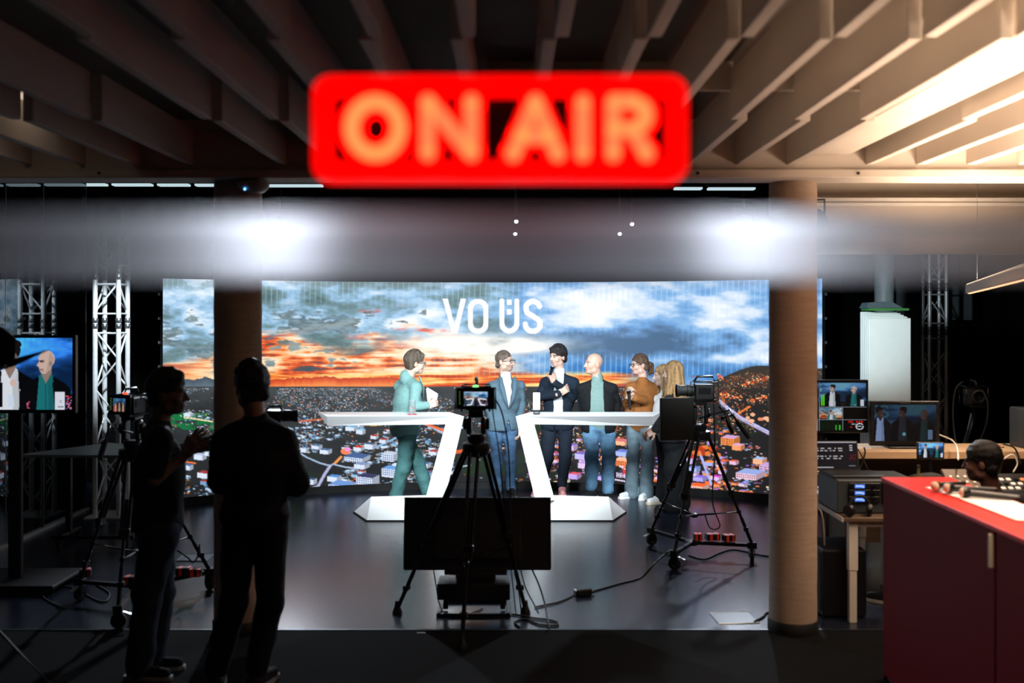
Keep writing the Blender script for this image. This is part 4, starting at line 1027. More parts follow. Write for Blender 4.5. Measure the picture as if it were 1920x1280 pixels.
g5 = person('woman in a loose brown top and wide jeans holding a microphone', 11.40,
    dict(head=(1199, 683), neck=(1206, 712), pelvis=(1201, 796), hf=(-.95, -.30), tf=(-.55, -.85), pitch=-5, nd=.012,
         elR=(1180, 756, .0), wrR=(1177, 741, -.26), elL=(1220, 758, -.06), wrL=(1190, 745, -.30), knR=(1187, 860, -.02), anR=(1184, 920, -.05), knL=(1214, 862), anL=(1212, 923, -.10), toes=((-.8, -.6), (-.5, -.9)),
         hands={'wrR': ((.15, -.3, .5), (1, .2, .2), 55, -1), 'wrL': ((-.9, .1, .25), (.1, .9, 0), 45, -1)}),
    hairc=(84, 62, 48), hair='tied', glasses=True, s=.95,
    clothes=(('jeans', (98, 116, 126), dict(r=(.088, .074, .088), drop=.10, var=.3, scale=9, folds=.004)), ('poncho', (136, 86, 44)), ('shoes', (216, 222, 228), dict(sole=(230, 232, 234)))))
g6 = person('woman with light brown hair in white, mostly hidden behind her neighbour', 11.03,
    dict(head=(1242, 704), neck=(1249, 730), pelvis=(1248, 808), hf=(-.98, -.15), tf=(-.9, -.35), pitch=-3, nd=.03,
         elR=(1240, 780, -.06), wrR=(1220, 806, -.18), elL=(1254, 775, .05), wrL=(1226, 800, -.04), knR=(1246, 868, -.04), anR=(1240, 930, -.04), knL=(1254, 866, .1), anL=(1252, 926, .1), toes=((-.9, -.4), (-.9, -.3)),
         hands={'wrR': ((-.7, -.1, -.6), (.3, .6, -.4), 35, 1), 'wrL': ((-.7, .1, -.6), (.3, -.6, -.4), 35, -1)}),
    hairc=(150, 122, 88), hair='long', s=.93,
    clothes=(('sweater', (226, 228, 232), dict(g=.020, hem=.19)), ('trousers', (18, 20, 24), dict(r=(.09, .075, .07))), ('shoes', (226, 226, 224), dict(sole=(214, 200, 180)))))
g7 = person('woman with long fair hair in a black leather jacket, seen from behind', 10.56,
    dict(head=(1262, 699), neck=(1268, 728), pelvis=(1262, 816), hf=(-.86, .50), tf=(-.80, .58), pitch=-3, nd=.03,
         elR=(1246, 778, -.02), wrR=(1228, 806, .0), elL=(1258, 782, .09), wrL=(1236, 806, .04), knR=(1262, 880, -.08), anR=(1260, 944, -.08), knL=(1272, 878, .08), anL=(1274, 940, .08), toes=((-.9, .4), (-.9, .4)),
         hands={'wrR': ((-.8, .2, -.5), (.3, .8, -.4), 35, 1)}),
    hairc=(152, 120, 82), hair='long', s=.97,
    clothes=(('trousers', (18, 20, 22), dict(r=(.105, .11, .118), drop=.04)), ('jacket', (28, 28, 31), dict(hem=.06, open='no', g=.022, rough=.38, spec=.6)), ('shoes', (24, 26, 28))))
# things held on the stage
microphone('silver topped microphone held up by the man in the navy jacket', W(1036, 687, 11.29), W(1028, 716, 11.34), 'microphones held on the stage', (120, 124, 128))
microphone('silver topped microphone held by the woman in brown', W(1178.5, 733, 11.055), W(1182, 768, 11.06), 'microphones held on the stage', (120, 124, 128))
cc = thing('cue_cards', 'white cue cards in the hand of the presenter in teal', 'cards', W(809, 760, 10.68))
for i in range(3):
    a, b, c_, d = [W(*q) for q in ((799 + i, 728 - i, 10.69 + .004 * i), (820 + i * .6, 738, 10.67 + .004 * i), (817 + i * .5, 760, 10.67 + .004 * i), (802 + i * .5, 757, 10.69 + .004 * i))]
    obj('card', MB().prism([a, b, c_, d], (.0004, .0015, 0)), mat('card_paper', C(240, 240, 238), .8, var=.02), cc)
a = W(808, 746, 10.685); obj('printed_ring', MB().tube([a + Vector((.014 * math.cos(t), -.014, .016 * math.sin(t))) for t in np.linspace(0, 6.28, 13)[:-1]], .002, 5, closed=True), M_matt, cc)
# ---- crew in the dark, near the camera
c1 = person('bearded crew member in a dark T-shirt gesturing with both hands', 5.67,
    dict(head=(314, 737), neck=(298, 796), pelvis=(296, 990), hf=(1, .10), tf=(.88, .47), pitch=-3, shR=(300, 824, -.18), shL=(288, 815, .17),
         elR=(287, 902, -.22), wrR=(347, 852, -.14), elL=(322, 900, .20), wrL=(352, 838, .12), knR=(276, 1116, -.05), anR=(262, 1240, -.02), knL=(300, 1112, .10), anL=(284, 1236, .12), toes=((.95, -.1), (.95, .1)),
         hands={'wrR': ((.55, .0, .85), (.5, .85, -.2), 10, 1), 'wrL': ((.95, .05, .12), (-.1, -.9, .3), 12, -1)}),
    hairc=(22, 18, 17), hair='tousled', beard=True, skin=(120, 92, 80), vox=.011,
    clothes=(('tshirt', (17, 18, 20), dict(g=.022, belly=.015, hem=.07)), ('jeans', (34, 44, 60), dict(r=(.108, .082, .074), var=.3)), ('shoes', (24, 24, 26), dict(sole=(150, 150, 150)))))
c2 = person('crew member in black sweater and trousers seen from behind, raising a camera', 5.52,
    dict(head=(471, 725), neck=(480, 786), pelvis=(478, 985), hf=(-.55, .84), tf=(.12, 1), pitch=-2, shL=(424, 828), shR=(530, 828),
         elR=(556, 905, .02), wrR=(540, 912, .30), elL=(412, 900, .04), wrL=(440, 905, .30), knR=(506, 1130, .02), anR=(484, 1240), knL=(440, 1124, -.02), anL=(408, 1246), toes=((.3, .9), (-.2, .9)),
         hands={'wrR': ((-.1, 1, .3), (-1, 0, .2), 35, -1), 'wrL': ((.1, 1, .3), (1, 0, .2), 35, 1)}),
    hairc=(16, 14, 14), hair='thick', skin=(150, 112, 96), vox=.011, s=1.02,
    clothes=(('trousers', (13, 14, 16), dict(r=(.096, .074, .064), folds=.003)), ('sweater', (14, 15, 17), dict(g=.034, hem=.10, ra=.074, rb=.070, rw=.05, folds=.004)), ('shoes', (20, 20, 22), dict(sole=(120, 120, 120)))))
c3 = person('seated operator in black with short dark hair at the control desk', 6.2,
    dict(head=(1842, 866), neck=(1862, 928), pelvis=(1872, 1090), hf=(-.80, .60), tf=(-.70, .72), pitch=-6, shL=(1822, 948, .16), shR=(1915, 946, -.06),
         elR=(1918, 1020, .06), wrR=(1880, 1000, .42), elL=(1818, 1020, .28), wrL=(1806, 998, .46), knR=(1760, 1066, .42), anR=(1742, 1196, .55), knL=(1720, 1058, .62), anL=(1672, 1150, .92), toes=((-.8, .6), (-.8, .6)),
         hands={'wrR': ((-.3, .9, .05), (0, .1, -1), 15, -1), 'wrL': ((-.2, .9, .05), (0, .1, -1), 15, 1)}),
    hairc=(12, 10, 10), hair='short', skin=(90, 58, 48), vox=.012,
    clothes=(('tshirt', (16, 17, 19), dict(g=.024, hem=.02)), ('trousers', (18, 19, 22), dict(r=(.10, .08, .066))), ('shoes', (30, 32, 34), dict(sole=(190, 190, 184)))))
# ------------------------------------------------------------------ presenter desks
def FL(x, y, z=0.):
    D = 1867 * (2.05 - z) / (y - 595.); return Vector(((x - 960) / 1867. * D, D, z))
def zdesk(label, mir):
    X = (lambda x: x) if not mir else (lambda x: 1837 - x)
    def V(x, D, z): return Vector(((X(x) - 960) / 1867. * D, D, z))
    t = thing('presenter_desk', label, 'desk', V(760, 10.2, 0), group='white presenter desks')
    # top: wedge with a keel below, outer end cut to a point
    zt, zk = 1.062, .955
    A = [V(613, 9.95, zt), V(595, 10.42, zt), V(614, 10.07, zk)]; B = [V(870, 9.95, zt), V(842, 10.42, zt), V(836, 10.02, zk + .02)]
    obj('desk_top', MB().hexa(A, B), M_white, t)
    # slanted leg
    A = [V(870, 9.95, zt - .001), V(836, 10.0, zk + .03), V(838, 10.30, zk + .05), V(860, 10.34, zt - .02)]
    B = [V(832, 10.06, .17), V(797, 10.10, .20), V(797, 10.34, .16), V(830, 10.34, .14)]
    obj('slanted_leg', MB().hexa(A, B), M_white, t)
    # base wedge lying on the floor
    A = [V(688, 10.02, .012), V(664, 10.46, .012), V(696, 10.20, .215)]; B = [V(838, 10.02, .012), V(838, 10.46, .012), V(832, 10.20, .235)]
    obj('base_wedge', MB().hexa(A, B), M_white, t)
    obj('base_plate', MB().prism([V(686, 10.01, 0), V(662, 10.47, 0), V(838, 10.47, 0), V(838, 10.01, 0)], (0, 0, .012)), M_matt, t)
    return t
zdesk('white angular presenter desk carrying a water glass', False)
zdesk('white angular presenter desk carrying the upright award', True)
p = W(773, 771, 10.12); p.z = 1.062
t = thing('water_glass', 'water glass on a red coaster on the presenter desk', 'glass', p)
gm = mat('glass_tumbler', C(236, 244, 246), .05, var=.0, trans=.9, spec=.6)
obj('tumbler', MB().lathe([(.030, .008), (.031, .01), (.034, .150), (.0315, .150), (.029, .014)], p, n=20), gm, t, smooth=True)
obj('water', MB().lathe([(.0285, .015), (.0305, .085)], p, n=20), gm, t, smooth=True)
obj('coaster', MB().lathe([(.048, .0), (.049, .002), (.049, .005), (.046, .007)], p, n=24), mat('coaster_felt', C(176, 70, 84), .8), t, smooth=True)
p = W(1006, 768, 10.15); p.z = 1.062
t = thing('award', 'upright white award block on a small black foot', 'award', p)
obj('block', MB().box(p + Vector((0, 0, .135)), (.072, .045, .175), b=.004), mat('award_white', C(214, 218, 224), .4, var=.02), t)
obj('foot', MB().box(p + Vector((0, 0, .022)), (.062, .05, .044), b=.003), M_dark, t)
obj('foot_plate', MB().box(p + Vector((0, -.026, .022)), (.040, .003, .014), b=.001), M_steel, t)
obj('emblem', MB().tube([p + Vector((.011 * math.cos(a), -.0235, .122 + .011 * math.sin(a))) for a in np.linspace(0, 6.28, 15)[:-1]], .0014, 5, closed=True), M_matt, t)
def text_mb(txt, o, ux, uz, size, th):
    cu = bpy.data.curves.new('t', 'FONT'); cu.body = txt; cu.size = size; cu.extrude = 0; cu.align_x = 'CENTER'
    ob = bpy.data.objects.new('t', cu); col.objects.link(ob); dg = bpy.context.evaluated_depsgraph_get()
    me = ob.evaluated_get(dg).to_mesh(); ux = Vector(ux).normalized(); uz = Vector(uz).normalized(); o = Vector(o)
    n = ux.cross(uz) * th
    vs = [o + ux * v.co.x + uz * v.co.y + n for v in me.vertices]; fs = [tuple(q.vertices) for q in me.polygons]
    m = MB().add(vs, fs); ob.evaluated_get(dg).to_mesh_clear(); bpy.data.objects.remove(ob); bpy.data.curves.remove(cu); return m
obj('year_lettering', text_mb('2024', p + Vector((0, -.0232, .082)), (1, 0, 0), (0, 0, 1), .026, 0), M_matt, t, recalc=False)
# ------------------------------------------------------------------ camera tripods
RED = mat('red_tape', C(232, 60, 36), .6, var=.1)
def caster(p, par, r=.055, yaw=0.):
    p = Vector(p); d = rotz(yaw) @ Vector((1, 0, 0)); e = rotz(yaw) @ Vector((0, 1, 0)); c_ = p + Vector((0, 0, r))
    wl = obj('wheel', MB().lathe([(r * .5, -.016), (r * .96, -.016), (r, -.01), (r, .01), (r * .96, .016), (r * .5, .016)], c_, d, 20), M_matt, par, smooth=True)
    obj('hub', MB().lathe([(r * .45, -.019), (r * .5, 0), (r * .45, .019)], c_, d, 12), M_steel, wl, smooth=True)
    obj('fork', MB().box(c_ + d * .024 + Vector((0, 0, r * .5)), (.006, .05, r * 1.5), rotz(yaw)).box(c_ - d * .024 + Vector((0, 0, r * .5)), (.006, .05, r * 1.5), rotz(yaw)).box(c_ + Vector((0, 0, r * 1.28)), (.055, .055, .012), rotz(yaw), .003), M_metal, par)
    obj('brake_lever', MB().box(c_ + e * .055 + Vector((0, 0, r * .95)), (.035, .07, .006), rotz(yaw) @ Matrix.Rotation(-.35, 3, 'X'), .002), M_alu, par)
def tripod(label, apex, feet, dolly=True, spread=.26, handle=None, hd_h=.16):
    ap = Vector(apex); cx = sum((Vector(f) for f in feet), Vector()) / 3
    t = thing('tripod', label, 'tripod', (cx.x, cx.y, 0))
    lift = .145 if dolly else .03
    obj('crown', MB().lathe([(.05, -.07), (.085, -.05), (.095, -.01), (.09, .02), (.06, .03)], ap, n=20), M_dark, t, smooth=True)
    sp = []
    for f in feet:
        f = Vector(f); ft = Vector((f.x, f.y, lift)); d = (ft - ap); h = Vector((d.x, d.y, 0)).normalized(); sd = Vector((-h.y, h.x, 0))
        top = ap + h * .075 - Vector((0, 0, .03)); mid = top + (ft - top) * .52; k2 = top + (ft - top) * .86
        L = MB()
        for s_ in (-1, 1): L.cyl(top + sd * .028 * s_, mid + sd * .022 * s_ + (ft - top) * .05, .0125, n=10)
        lg = obj('leg', L, M_metal, t, smooth=True)
        obj('inner_tube', MB().cyl(top + (ft - top) * .3, k2, .0115, n=10).cyl(k2 - (ft - top) * .1, ft, .0145, n=10), M_metal, lg, smooth=True)
        obj('clamp', MB().box(mid, (.075, .045, .05), look_R(h), .006), M_dark, lg); obj('clamp', MB().box(k2, (.05, .04, .035), look_R(h), .005), M_dark, lg)
        if not dolly: obj('rubber_foot', MB().lathe([(.034, -.03), (.036, -.02), (.020, .02), (.016, .06)], ft, n=14), M_matt, lg, smooth=True)
        q = top + (ft - top) * (1 - spread); sp.append(q)
    c_ = sum(sp, Vector()) / 3 - Vector((0, 0, .045))
    for q in sp: obj('spreader_arm', MB().tube([q, q.lerp(c_, .55) , c_], .009, 8).sphere(q, .022, 8), M_metal, t, smooth='all')
    obj('spreader_hub', MB().lathe([(.02, -.02), (.032, -.012), (.032, .012), (.02, .02)], c_, n=14), M_dark, t, smooth=True)
    if dolly:
        ctr = Vector((cx.x, cx.y, .135))
        obj('dolly_hub', MB().lathe([(.05, -.02), (.06, -.01), (.06, .015), (.05, .02)], ctr, n=16), M_dark, t, smooth=True)
        for f in feet:
            f = Vector(f); e = Vector((f.x, f.y, .135)); d = (e - ctr).normalized()
            obj('dolly_arm', MB().box((ctr + e) / 2, (.04, (e - ctr).length, .028), look_R(d), .004).box(e, (.06, .08, .05), look_R(d), .006), M_metal, t)
            caster((f.x, f.y, 0), t, .052, math.atan2(d.y, d.x))
    # fluid head: two cheeks with a gap, tilt plate on top
    b = ap + Vector((0, 0, .03))
    obj('pan_base', MB().lathe([(.055, 0), (.06, .01), (.06, .04), (.045, .05)], b, n=20), M_dark, t, smooth=True)
    m = MB()
    for s_ in (-1, 1): m.box(b + Vector((s_ * .048, 0, .05 + hd_h * .36)), (.034, .10, hd_h * .72), b=.012); m.lathe([(.035, 0), (.038, .004), (.038, .02), (.03, .024)], b + Vector((s_ * .064, 0, .05 + hd_h * .42)), (s_, 0, 0), 16)
    obj('tilt_head', m, M_dark, t, smooth=True)
    obj('camera_plate', MB().box(b + Vector((0, 0, .05 + hd_h * .80)), (.10, .16, .024), b=.004), M_metal, t)
    if handle:
        pts = [b + Vector((0, 0, .10))] + [Vector(q) for q in handle]
        hdl = obj('pan_handle', MB().tube(pts, .010, 8), M_metal, t, smooth='all')
        d = (pts[-1] - pts[-2]).normalized(); obj('grip', MB().lathe([(.016, -.02), (.019, 0), (.019, .13), (.015, .15)], pts[-1] - d * .10, d, 12), M_matt, hdl, smooth=True)
    return t, b + Vector((0, 0, .062 + hd_h * .80))
def cage_camera(label, base, yaw, s=1., tally=None, rear=None, rear_size=(.24, .135), lens_l=.14, group='studio cameras on tripods'):
    """box camera in a wire cage; local +y is where the lens looks"""
    base = Vector(base); t = thing('studio_camera', label, 'camera', base, yaw, group); R = rotz(yaw)
    w = lambda x, y, z: base + R @ (Vector((x, y, z)) * s)
    fw = R @ Vector((0, 1, 0))
    bd = obj('camera_body', MB().box(w(0, 0, .085), (.13 * s, .16 * s, .13 * s), R, .008), M_dark, t)
    obj('vent_rib', MB().box(w(.067, .0, .10), (.006, .10 * s, .05 * s), R).box(w(-.067, .0, .10), (.006, .10 * s, .05 * s), R), M_metal, bd)
    obj('base_plate', MB().box(w(0, 0, .01), (.09 * s, .20 * s, .02 * s), R, .003), M_metal, t)
    pr = [(.040, 0), (.046, .004), (.046, .03), (.050, .034), (.050, .06), (.045, .064), (.045, lens_l - .03), (.053, lens_l - .02), (.056, lens_l), (.050, lens_l), (.046, lens_l - .02)]
    ln = obj('lens', MB().lathe([(r * s, q * s) for r, q in pr], w(0, .08, .095), fw, 22), M_matt, t, smooth=True)
    obj('front_glass', MB().lathe([(.01, .0), (.046 * s, .0)], w(0, .08 + lens_l - .018, .095), fw, 20), mat('lens_glass', C(14, 18, 30), .08, spec=.9), ln)
    m = MB()
    for x in (-.085, .085):
        m.tube([w(x, -.11, .02), w(x, -.11, .17), w(x, .09, .17), w(x, .09, .02)], .006 * s, 7, closed=True)
    for y in (-.11, .09): m.tube([w(-.085, y, .17), w(.085, y, .17)], .006 * s, 7)
    m.tube([w(0, -.10, .17), w(0, -.08, .215), w(0, .05, .215), w(0, .08, .17)], .010 * s, 8)
    obj('cage', m, M_metal, t, smooth='all')
    if rear is not None:
        W_, H_ = rear_size
        sc = obj('rear_monitor', MB().box(w(0, -.15, .10), (W_ * s, .028 * s, H_ * s), R, .006), M_dark, t)
        obj('monitor_guard', MB().tube([w(-W_ / 2 - .006, -.16, .10 - H_ / 2), w(-W_ / 2 - .006, -.16, .10 + H_ / 2), w(W_ / 2 + .006, -.16, .10 + H_ / 2), w(W_ / 2 + .006, -.16, .10 - H_ / 2)], .006 * s, 7), M_metal, sc, smooth='all')
        a = w(-W_ * .30, -.165, .10 + H_ * .33); ux = R @ Vector((W_ * .62 * s, 0, 0)); uz = Vector((0, 0, -H_ * .66 * s))
        grid_screen('screen', rear, a, ux, uz, screen_mat('monitor_pixels', 1.0), sc)
        m = MB()
        for i in range(6): m.cyl(w(-W_ * .41, -.163, .10 + H_ * (.32 - .11 * i)), w(-W_ * .41, -.168, .10 + H_ * (.32 - .11 * i)), .004 * s, n=8)
        obj('button', m, mat('green_key_glow', C(150, 200, 120), .5, emit=C(120, 170, 90), es=.35), sc)
    if tally:
        obj('tally_light', MB().sphere(w(.03 if tally == 'red' else 0, -.13, .10 + rear_size[1] * .56), .020 * s, 10, (1, 1, .55)), mat('tally_' + tally, (1, 0, 0) if tally == 'red' else (.1, 1, .2), .4, emit=(1, .10, .04) if tally == 'red' else (.25, .95, .30), es=1.4), t, smooth='all')
    return t
# ---- pictures for the camera monitors
def pic_wide(n, h):
    im = feed(n, h, 420, 1420, 540, 930, .35, .9); cv = Canvas(im, 0, 0)
    for k in (-1, 1):
        x = n * .5; cv.line([(x + k * n * .40, h * .52), (x + k * n * .10, h * .50), (x + k * n * .20, h * .90), (x + k * n * .36, h * .92)], h * .06, (236, 238, 244))
    cv.rect(n * .04, h * .02, n * .92, h * .05, (190, 206, 224)); return im
def pic_three(n, h):
    im = feed(n, h, 1000, 1400, 560, 740, .75, .55); im[int(h * .6):] *= .5; cv = Canvas(im, 0, 0)
    for k, j in ((.2, (150, 60, 50)), (.5, (16, 20, 26)), (.8, (40, 30, 40))): man(cv, n * k, h * .45, h * .2, j, (180, 150, 120), (190, 150, 130), (30, 24, 24))
    return im
# middle tripod on the carpet edge
f2 = [FL(745, 1150), FL(985, 1150), FL(866, 1215)]
t2, top2 = tripod('black camera tripod standing over the floor monitor', W(893, 836, 6.62), f2, False, .40, None, .16)
cage_camera('camera with lit rear monitor and green tally in the centre', (top2.x, top2.y + .02, top2.z + .001), 0., 1.06, 'green', pic_wide(64, 40), (.235, .13))
# left tripod on a dolly
f1 = [FL(222, 1178), FL(393, 1105), FL(150, 1125)]
t1, top1 = tripod('black tripod on a wheeled dolly left of the bearded crew member', W(248, 846, 7.1), f1, True, .30, [W(205, 800, 6.9), W(190, 850, 6.7)], .20)
cage_camera('camera with red tally lamp beside the bearded crew member', (top1.x, top1.y, top1.z), math.radians(-14), .92, 'red', pic_three(48, 36), (.17, .15))
# right tripod on a dolly, camera seen from the side
f3 = [FL(1265, 1068), FL(1410, 1052), FL(1222, 1022)]
t3, top3 = tripod('black tripod on a wheeled dolly with red tape, right of the guests', W(1312, 812, 8.48), f3, True, .30, [W(1368, 768, 8.3), W(1382, 790, 8.2), W(1398, 812, 8.15)], .22)
cage_camera('camera pointing left at the guests above the dark prompter screen', (top3.x + .03, top3.y, top3.z), math.radians(90), 1.0, None, None, (.1, .1), .15)
obj('operating_arm', MB().tube([W(1350, 762, 8.34), W(1362, 778, 8.3), W(1368, 800, 8.3), W(1374, 812, 8.3)], .016, 8).tube([W(1352, 785, 8.3), W(1376, 776, 8.3)], .018, 8), M_dark, t3, smooth='all')
pm = thing('prompter_screen', 'dark flat prompter screen fixed under the right hand camera', 'monitor', W(1270, 823, 8.18))
obj('panel', MB().box(W(1269, 785, 8.18), (.285, .035, .345), rotz(math.radians(10)), .005), M_matt, pm)
obj('bracket', MB().box(W(1290, 792, 8.275), (.05, .16, .03), None, .004), M_metal, pm)
# battery boxes taped to the dollies
for tt, spots in ((t3, [(1308, 1000, .07, 0), (1336, 1000, .12, .2), (1366, 1002, .10, .2)]), (t1, [(345, 1065, .12, .2), (366, 1068, .09, .1), (246, 1082, .12, 0), (160, 1068, .08, .3)])):
    nm = 'right' if tt is t3 else 'left'
    for i, (x, y, L, a) in enumerate(spots):
        z = .1565 if x in (1308, 246) else .150; p = FL(x, y + 12, z)
        b_ = thing('battery_box', 'black battery box with red tape on the %s dolly, %s' % (nm, ['first', 'second', 'third', 'fourth'][i] + ' in its row'), 'battery box', p, a, 'battery boxes on the dollies')
        obj('box', MB().box((0, 0, .028), (L, .07, .055), None, .006), M_dark, b_, world=False)
        obj('tape', MB().box((-L * .2, 0, .028), (.026, .073, .0575), None, .002), RED, b_, world=False)
        obj('tape', MB().box((L * .3, 0, .028), (.020, .073, .0575), None, .002), RED, b_, world=False)
# handheld camera of the crew member in black
hc = thing('handheld_camera', 'small black video camera raised by the crew member in black', 'camera', W(522, 800, 5.95))
obj('camera_body', MB().box(W(515, 780, 5.95), (.10, .10, .075), None, .008), M_dark, hc)
obj('lens', MB().lathe([(.028, 0), (.032, .01), (.032, .07), (.036, .075), (.036, .10), (.030, .10)], W(526, 780, 5.93), (1, .3, 0), 18), M_matt, hc, smooth=True)
obj('top_handle', MB().tube([W(500, 768, 5.95), W(504, 762, 5.95), W(525, 760, 5.95), W(528, 768, 5.95)], .008, 7), M_metal, hc, smooth='all')
obj('side_monitor', MB().box(W(540, 778, 5.93), (.045, .02, .06), None, .004), M_dark, hc)
obj('grip', MB().cyl(W(515, 792, 5.95), W(520, 850, 5.9), .017, n=10), M_matt, hc, smooth=True)
# ------------------------------------------------------------------ floor monitor seen from behind
fm = thing('floor_monitor', 'large black floor monitor facing the stage under the tripod', 'monitor', (W(895, 1150, 6.95).x, 6.98, 0))
mx = W(895, 1000, 7.02).x; R = Matrix.Rotation(math.radians(-9), 3, 'X')
obj('panel', MB().box((mx, 7.05, .52), (1.04, .05, .50), R, .008), M_dark, fm)
obj('rear_cover', MB().box((mx, 7.015, .50), (.62, .04, .30), R, .012), M_matt, fm)
obj('rim', MB().box((mx, 7.085, .765), (1.042, .065, .012), R, .003), mat('monitor_rim', C(40, 48, 56), .35), fm)
obj('bracket', MB().box((mx - .01, 7.0, .27), (.44, .05, .05), None, .006).box((mx - .01, 7.0, .215), (.28, .06, .10), None, .006), M_matt, fm)
obj('shelf', MB().box((mx - .02, 6.95, .165), (.50, .24, .11), None, .006), M_dark, fm)
for s_ in (-1, 1): obj('post', MB().cyl((mx - .02 + s_ * .20, 6.98, .01), (mx - .02 + s_ * .20, 6.98, .12), .018, n=10), M_metal, fm)
m = MB().box((mx - .02, 6.83, .012), (.50, .03, .02), b=.003).box((mx - .02, 7.16, .012), (.50, .03, .02), b=.003)
for s_ in (-1, 1): m.box((mx - .02 + s_ * .24, 6.995, .012), (.03, .36, .02), b=.003)
obj('base_frame', m, M_metal, fm)
# ------------------------------------------------------------------ TV on a cart at the left edge
tvD = 7.5; a, b = W(-109, 628, tvD), W(140, 775, tvD)
tv = thing('television', 'flat television at the left edge showing the bald guest', 'television', ((a.x + b.x) / 2, tvD + .15, 0))
tw, th_ = b.x - a.x, a.z - b.z; cz = (a.z + b.z) / 2; cxx = (a.x + b.x) / 2
obj('bezel', MB().box((cxx, tvD + .035, cz), (tw, .05, th_), None, .006), M_dark, tv)
def pic_tv(n, h):
    im = feed(n, h, 1020, 1240, 556, 700, .72, .95); im = np.clip(im * np.array([.7, .95, 1.15]), 0, 1)
    cv = Canvas(im, 0, 0); im[int(h * .78):, int(n * .93):] *= .3
    cv.poly([(n * .55, h * .70), (n * .70, h * .66), (n * .74, h * .80), (n * .55, h * .82)], (224, 120, 90))
    man(cv, n * .50, h * .40, h * .36, (8, 10, 14), (230, 236, 244), (214, 178, 164), (24, 20, 20)); cv.rect(n * .40, h * .62, n * .05, h * .34, (8, 10, 14)); cv.ell(n * .53, h * .62, n * .022, h * .05, (220, 190, 180)); cv.ell(n * .60, h * .72, n * .02, h * .02, (236, 220, 214))
    cv.poly([(n * .49, h * .78), (n * .53, h * .78), (n * .54, h * .95), (n * .49, h * .95)], (214, 230, 250))
    man(cv, n * .785, h * .485, h * .31, (10, 11, 15), (28, 116, 122), (214, 184, 170), (90, 70, 64), bald=True)
    cv.poly([(n * .84, h * .62), (n * .93, h * .62), (n * .945, h), (n * .86, h)], (10, 11, 15)); cv.line([(n * .785, h * .64), (n * .785, h)], 1.2, (18, 84, 92))
    cv.poly([(n * .86, h * .75), (n * .935, h * .75), (n * .935, h), (n * .86, h)], (226, 230, 242)); cv.ell(n * .905, h * .88, 2.2, 2.2, (120, 120, 140)); cv.ell(n * .905, h * .88, 1.3, 1.3, (226, 230, 242))
    for i in range(4): cv.rect(n * .885 + i * 3, h * .945, 2, 3, (70, 76, 96))
    R_ = random.Random(3)
    for i in range(40): cv.rect(n * R_.uniform(.945, .985), h * R_.uniform(.80, .98), 2, 1.5, R_.choice([(230, 70, 90), (250, 120, 120), (120, 130, 220)]))
    for i in range(14): cv.rect(n * R_.uniform(.63, .66), h * R_.uniform(.88, .97), 2, 2, (230, 100, 140))
    return im
grid_screen('screen', pic_tv(260, 152), (a.x + .022, tvD + .0085, a.z - .022), (tw - .044, 0, 0), (0, 0, -(th_ - .05)), screen_mat('tv_pixels', .85), tv)
obj('post', MB().box((cxx, tvD + .11, .85), (.10, .05, 1.6), None, .008), M_matt, tv)
obj('mount_plate', MB().box((cxx, tvD + .075, cz), (.36, .03, .30), None, .004), M_metal, tv)
obj('base', MB().box((cxx, tvD + .13, .05), (.80, .55, .03), None, .008), M_matt, tv)
for x in (-.36, .36):
    for y in (-.22, .22): caster((cxx + x, tvD + .13 + y, 0), tv, .019, .3)
# ------------------------------------------------------------------ trusses
def truss(label, x, y, top, sz=.29, couplers=(), faces=4, step=.30):
    t = thing('truss_tower', label, 'truss', (x, y, 0)); h = sz / 2 - .025
    cs = [(-h, -h), (h, -h), (h, h), (-h, h)]
    for c_ in cs: obj('chord', MB().cyl((x + c_[0], y + c_[1], .02), (x + c_[0], y + c_[1], top), .025, n=12), M_alu, t, smooth=True)
    for zc in couplers:
        for c_ in cs[:]: obj('coupler', MB().lathe([(.025, -.055), (.031, -.045), (.031, -.012), (.022, 0), (.031, .012), (.031, .045), (.025, .055)], (x + c_[0], y + c_[1], zc), n=12), M_steel, t, smooth=True)
    me = {}
    for f in range(4):
        p, q = cs[f], cs[(f + 1) % 4]; z = .12; k = f
        while z < top - .1:
            z2 = min(z + step, top - .03)
            near = [zc for zc in couplers if z - .02 < zc < z2 + .02]
            if near:
                for zc in near:
                    for dz in (-.10, .10): obj('rung', MB().cyl((x + p[0], y + p[1], zc + dz), (x + q[0], y + q[1], zc + dz), .010, n=7), M_alu, t, smooth=True)
                z = near[-1] + .12; continue
            a, b = (p, q) if k % 2 == 0 else (q, p)
            obj('brace', MB().cyl((x + a[0], y + a[1], z), (x + b[0], y + b[1], z2), .010, n=7), M_alu, t, smooth=True); k += 1; z = z2
    obj('foot_plate', MB().box((x, y, .010), (sz + .12, sz + .12, .02), None, .004), M_alu, t)
    return t
truss('bright aluminium truss tower left of the video wall', W(209, 800, 10.3).x, 10.3, 2.92, .29, (W(209, 515, 10.3).z, W(209, 606, 10.3).z))
truss('dim aluminium truss tower behind the control desk', W(1752, 700, 13.2).x, 13.2, 3.12, .27, (W(1752, 538, 13.2).z, W(1752, 620, 13.2).z))
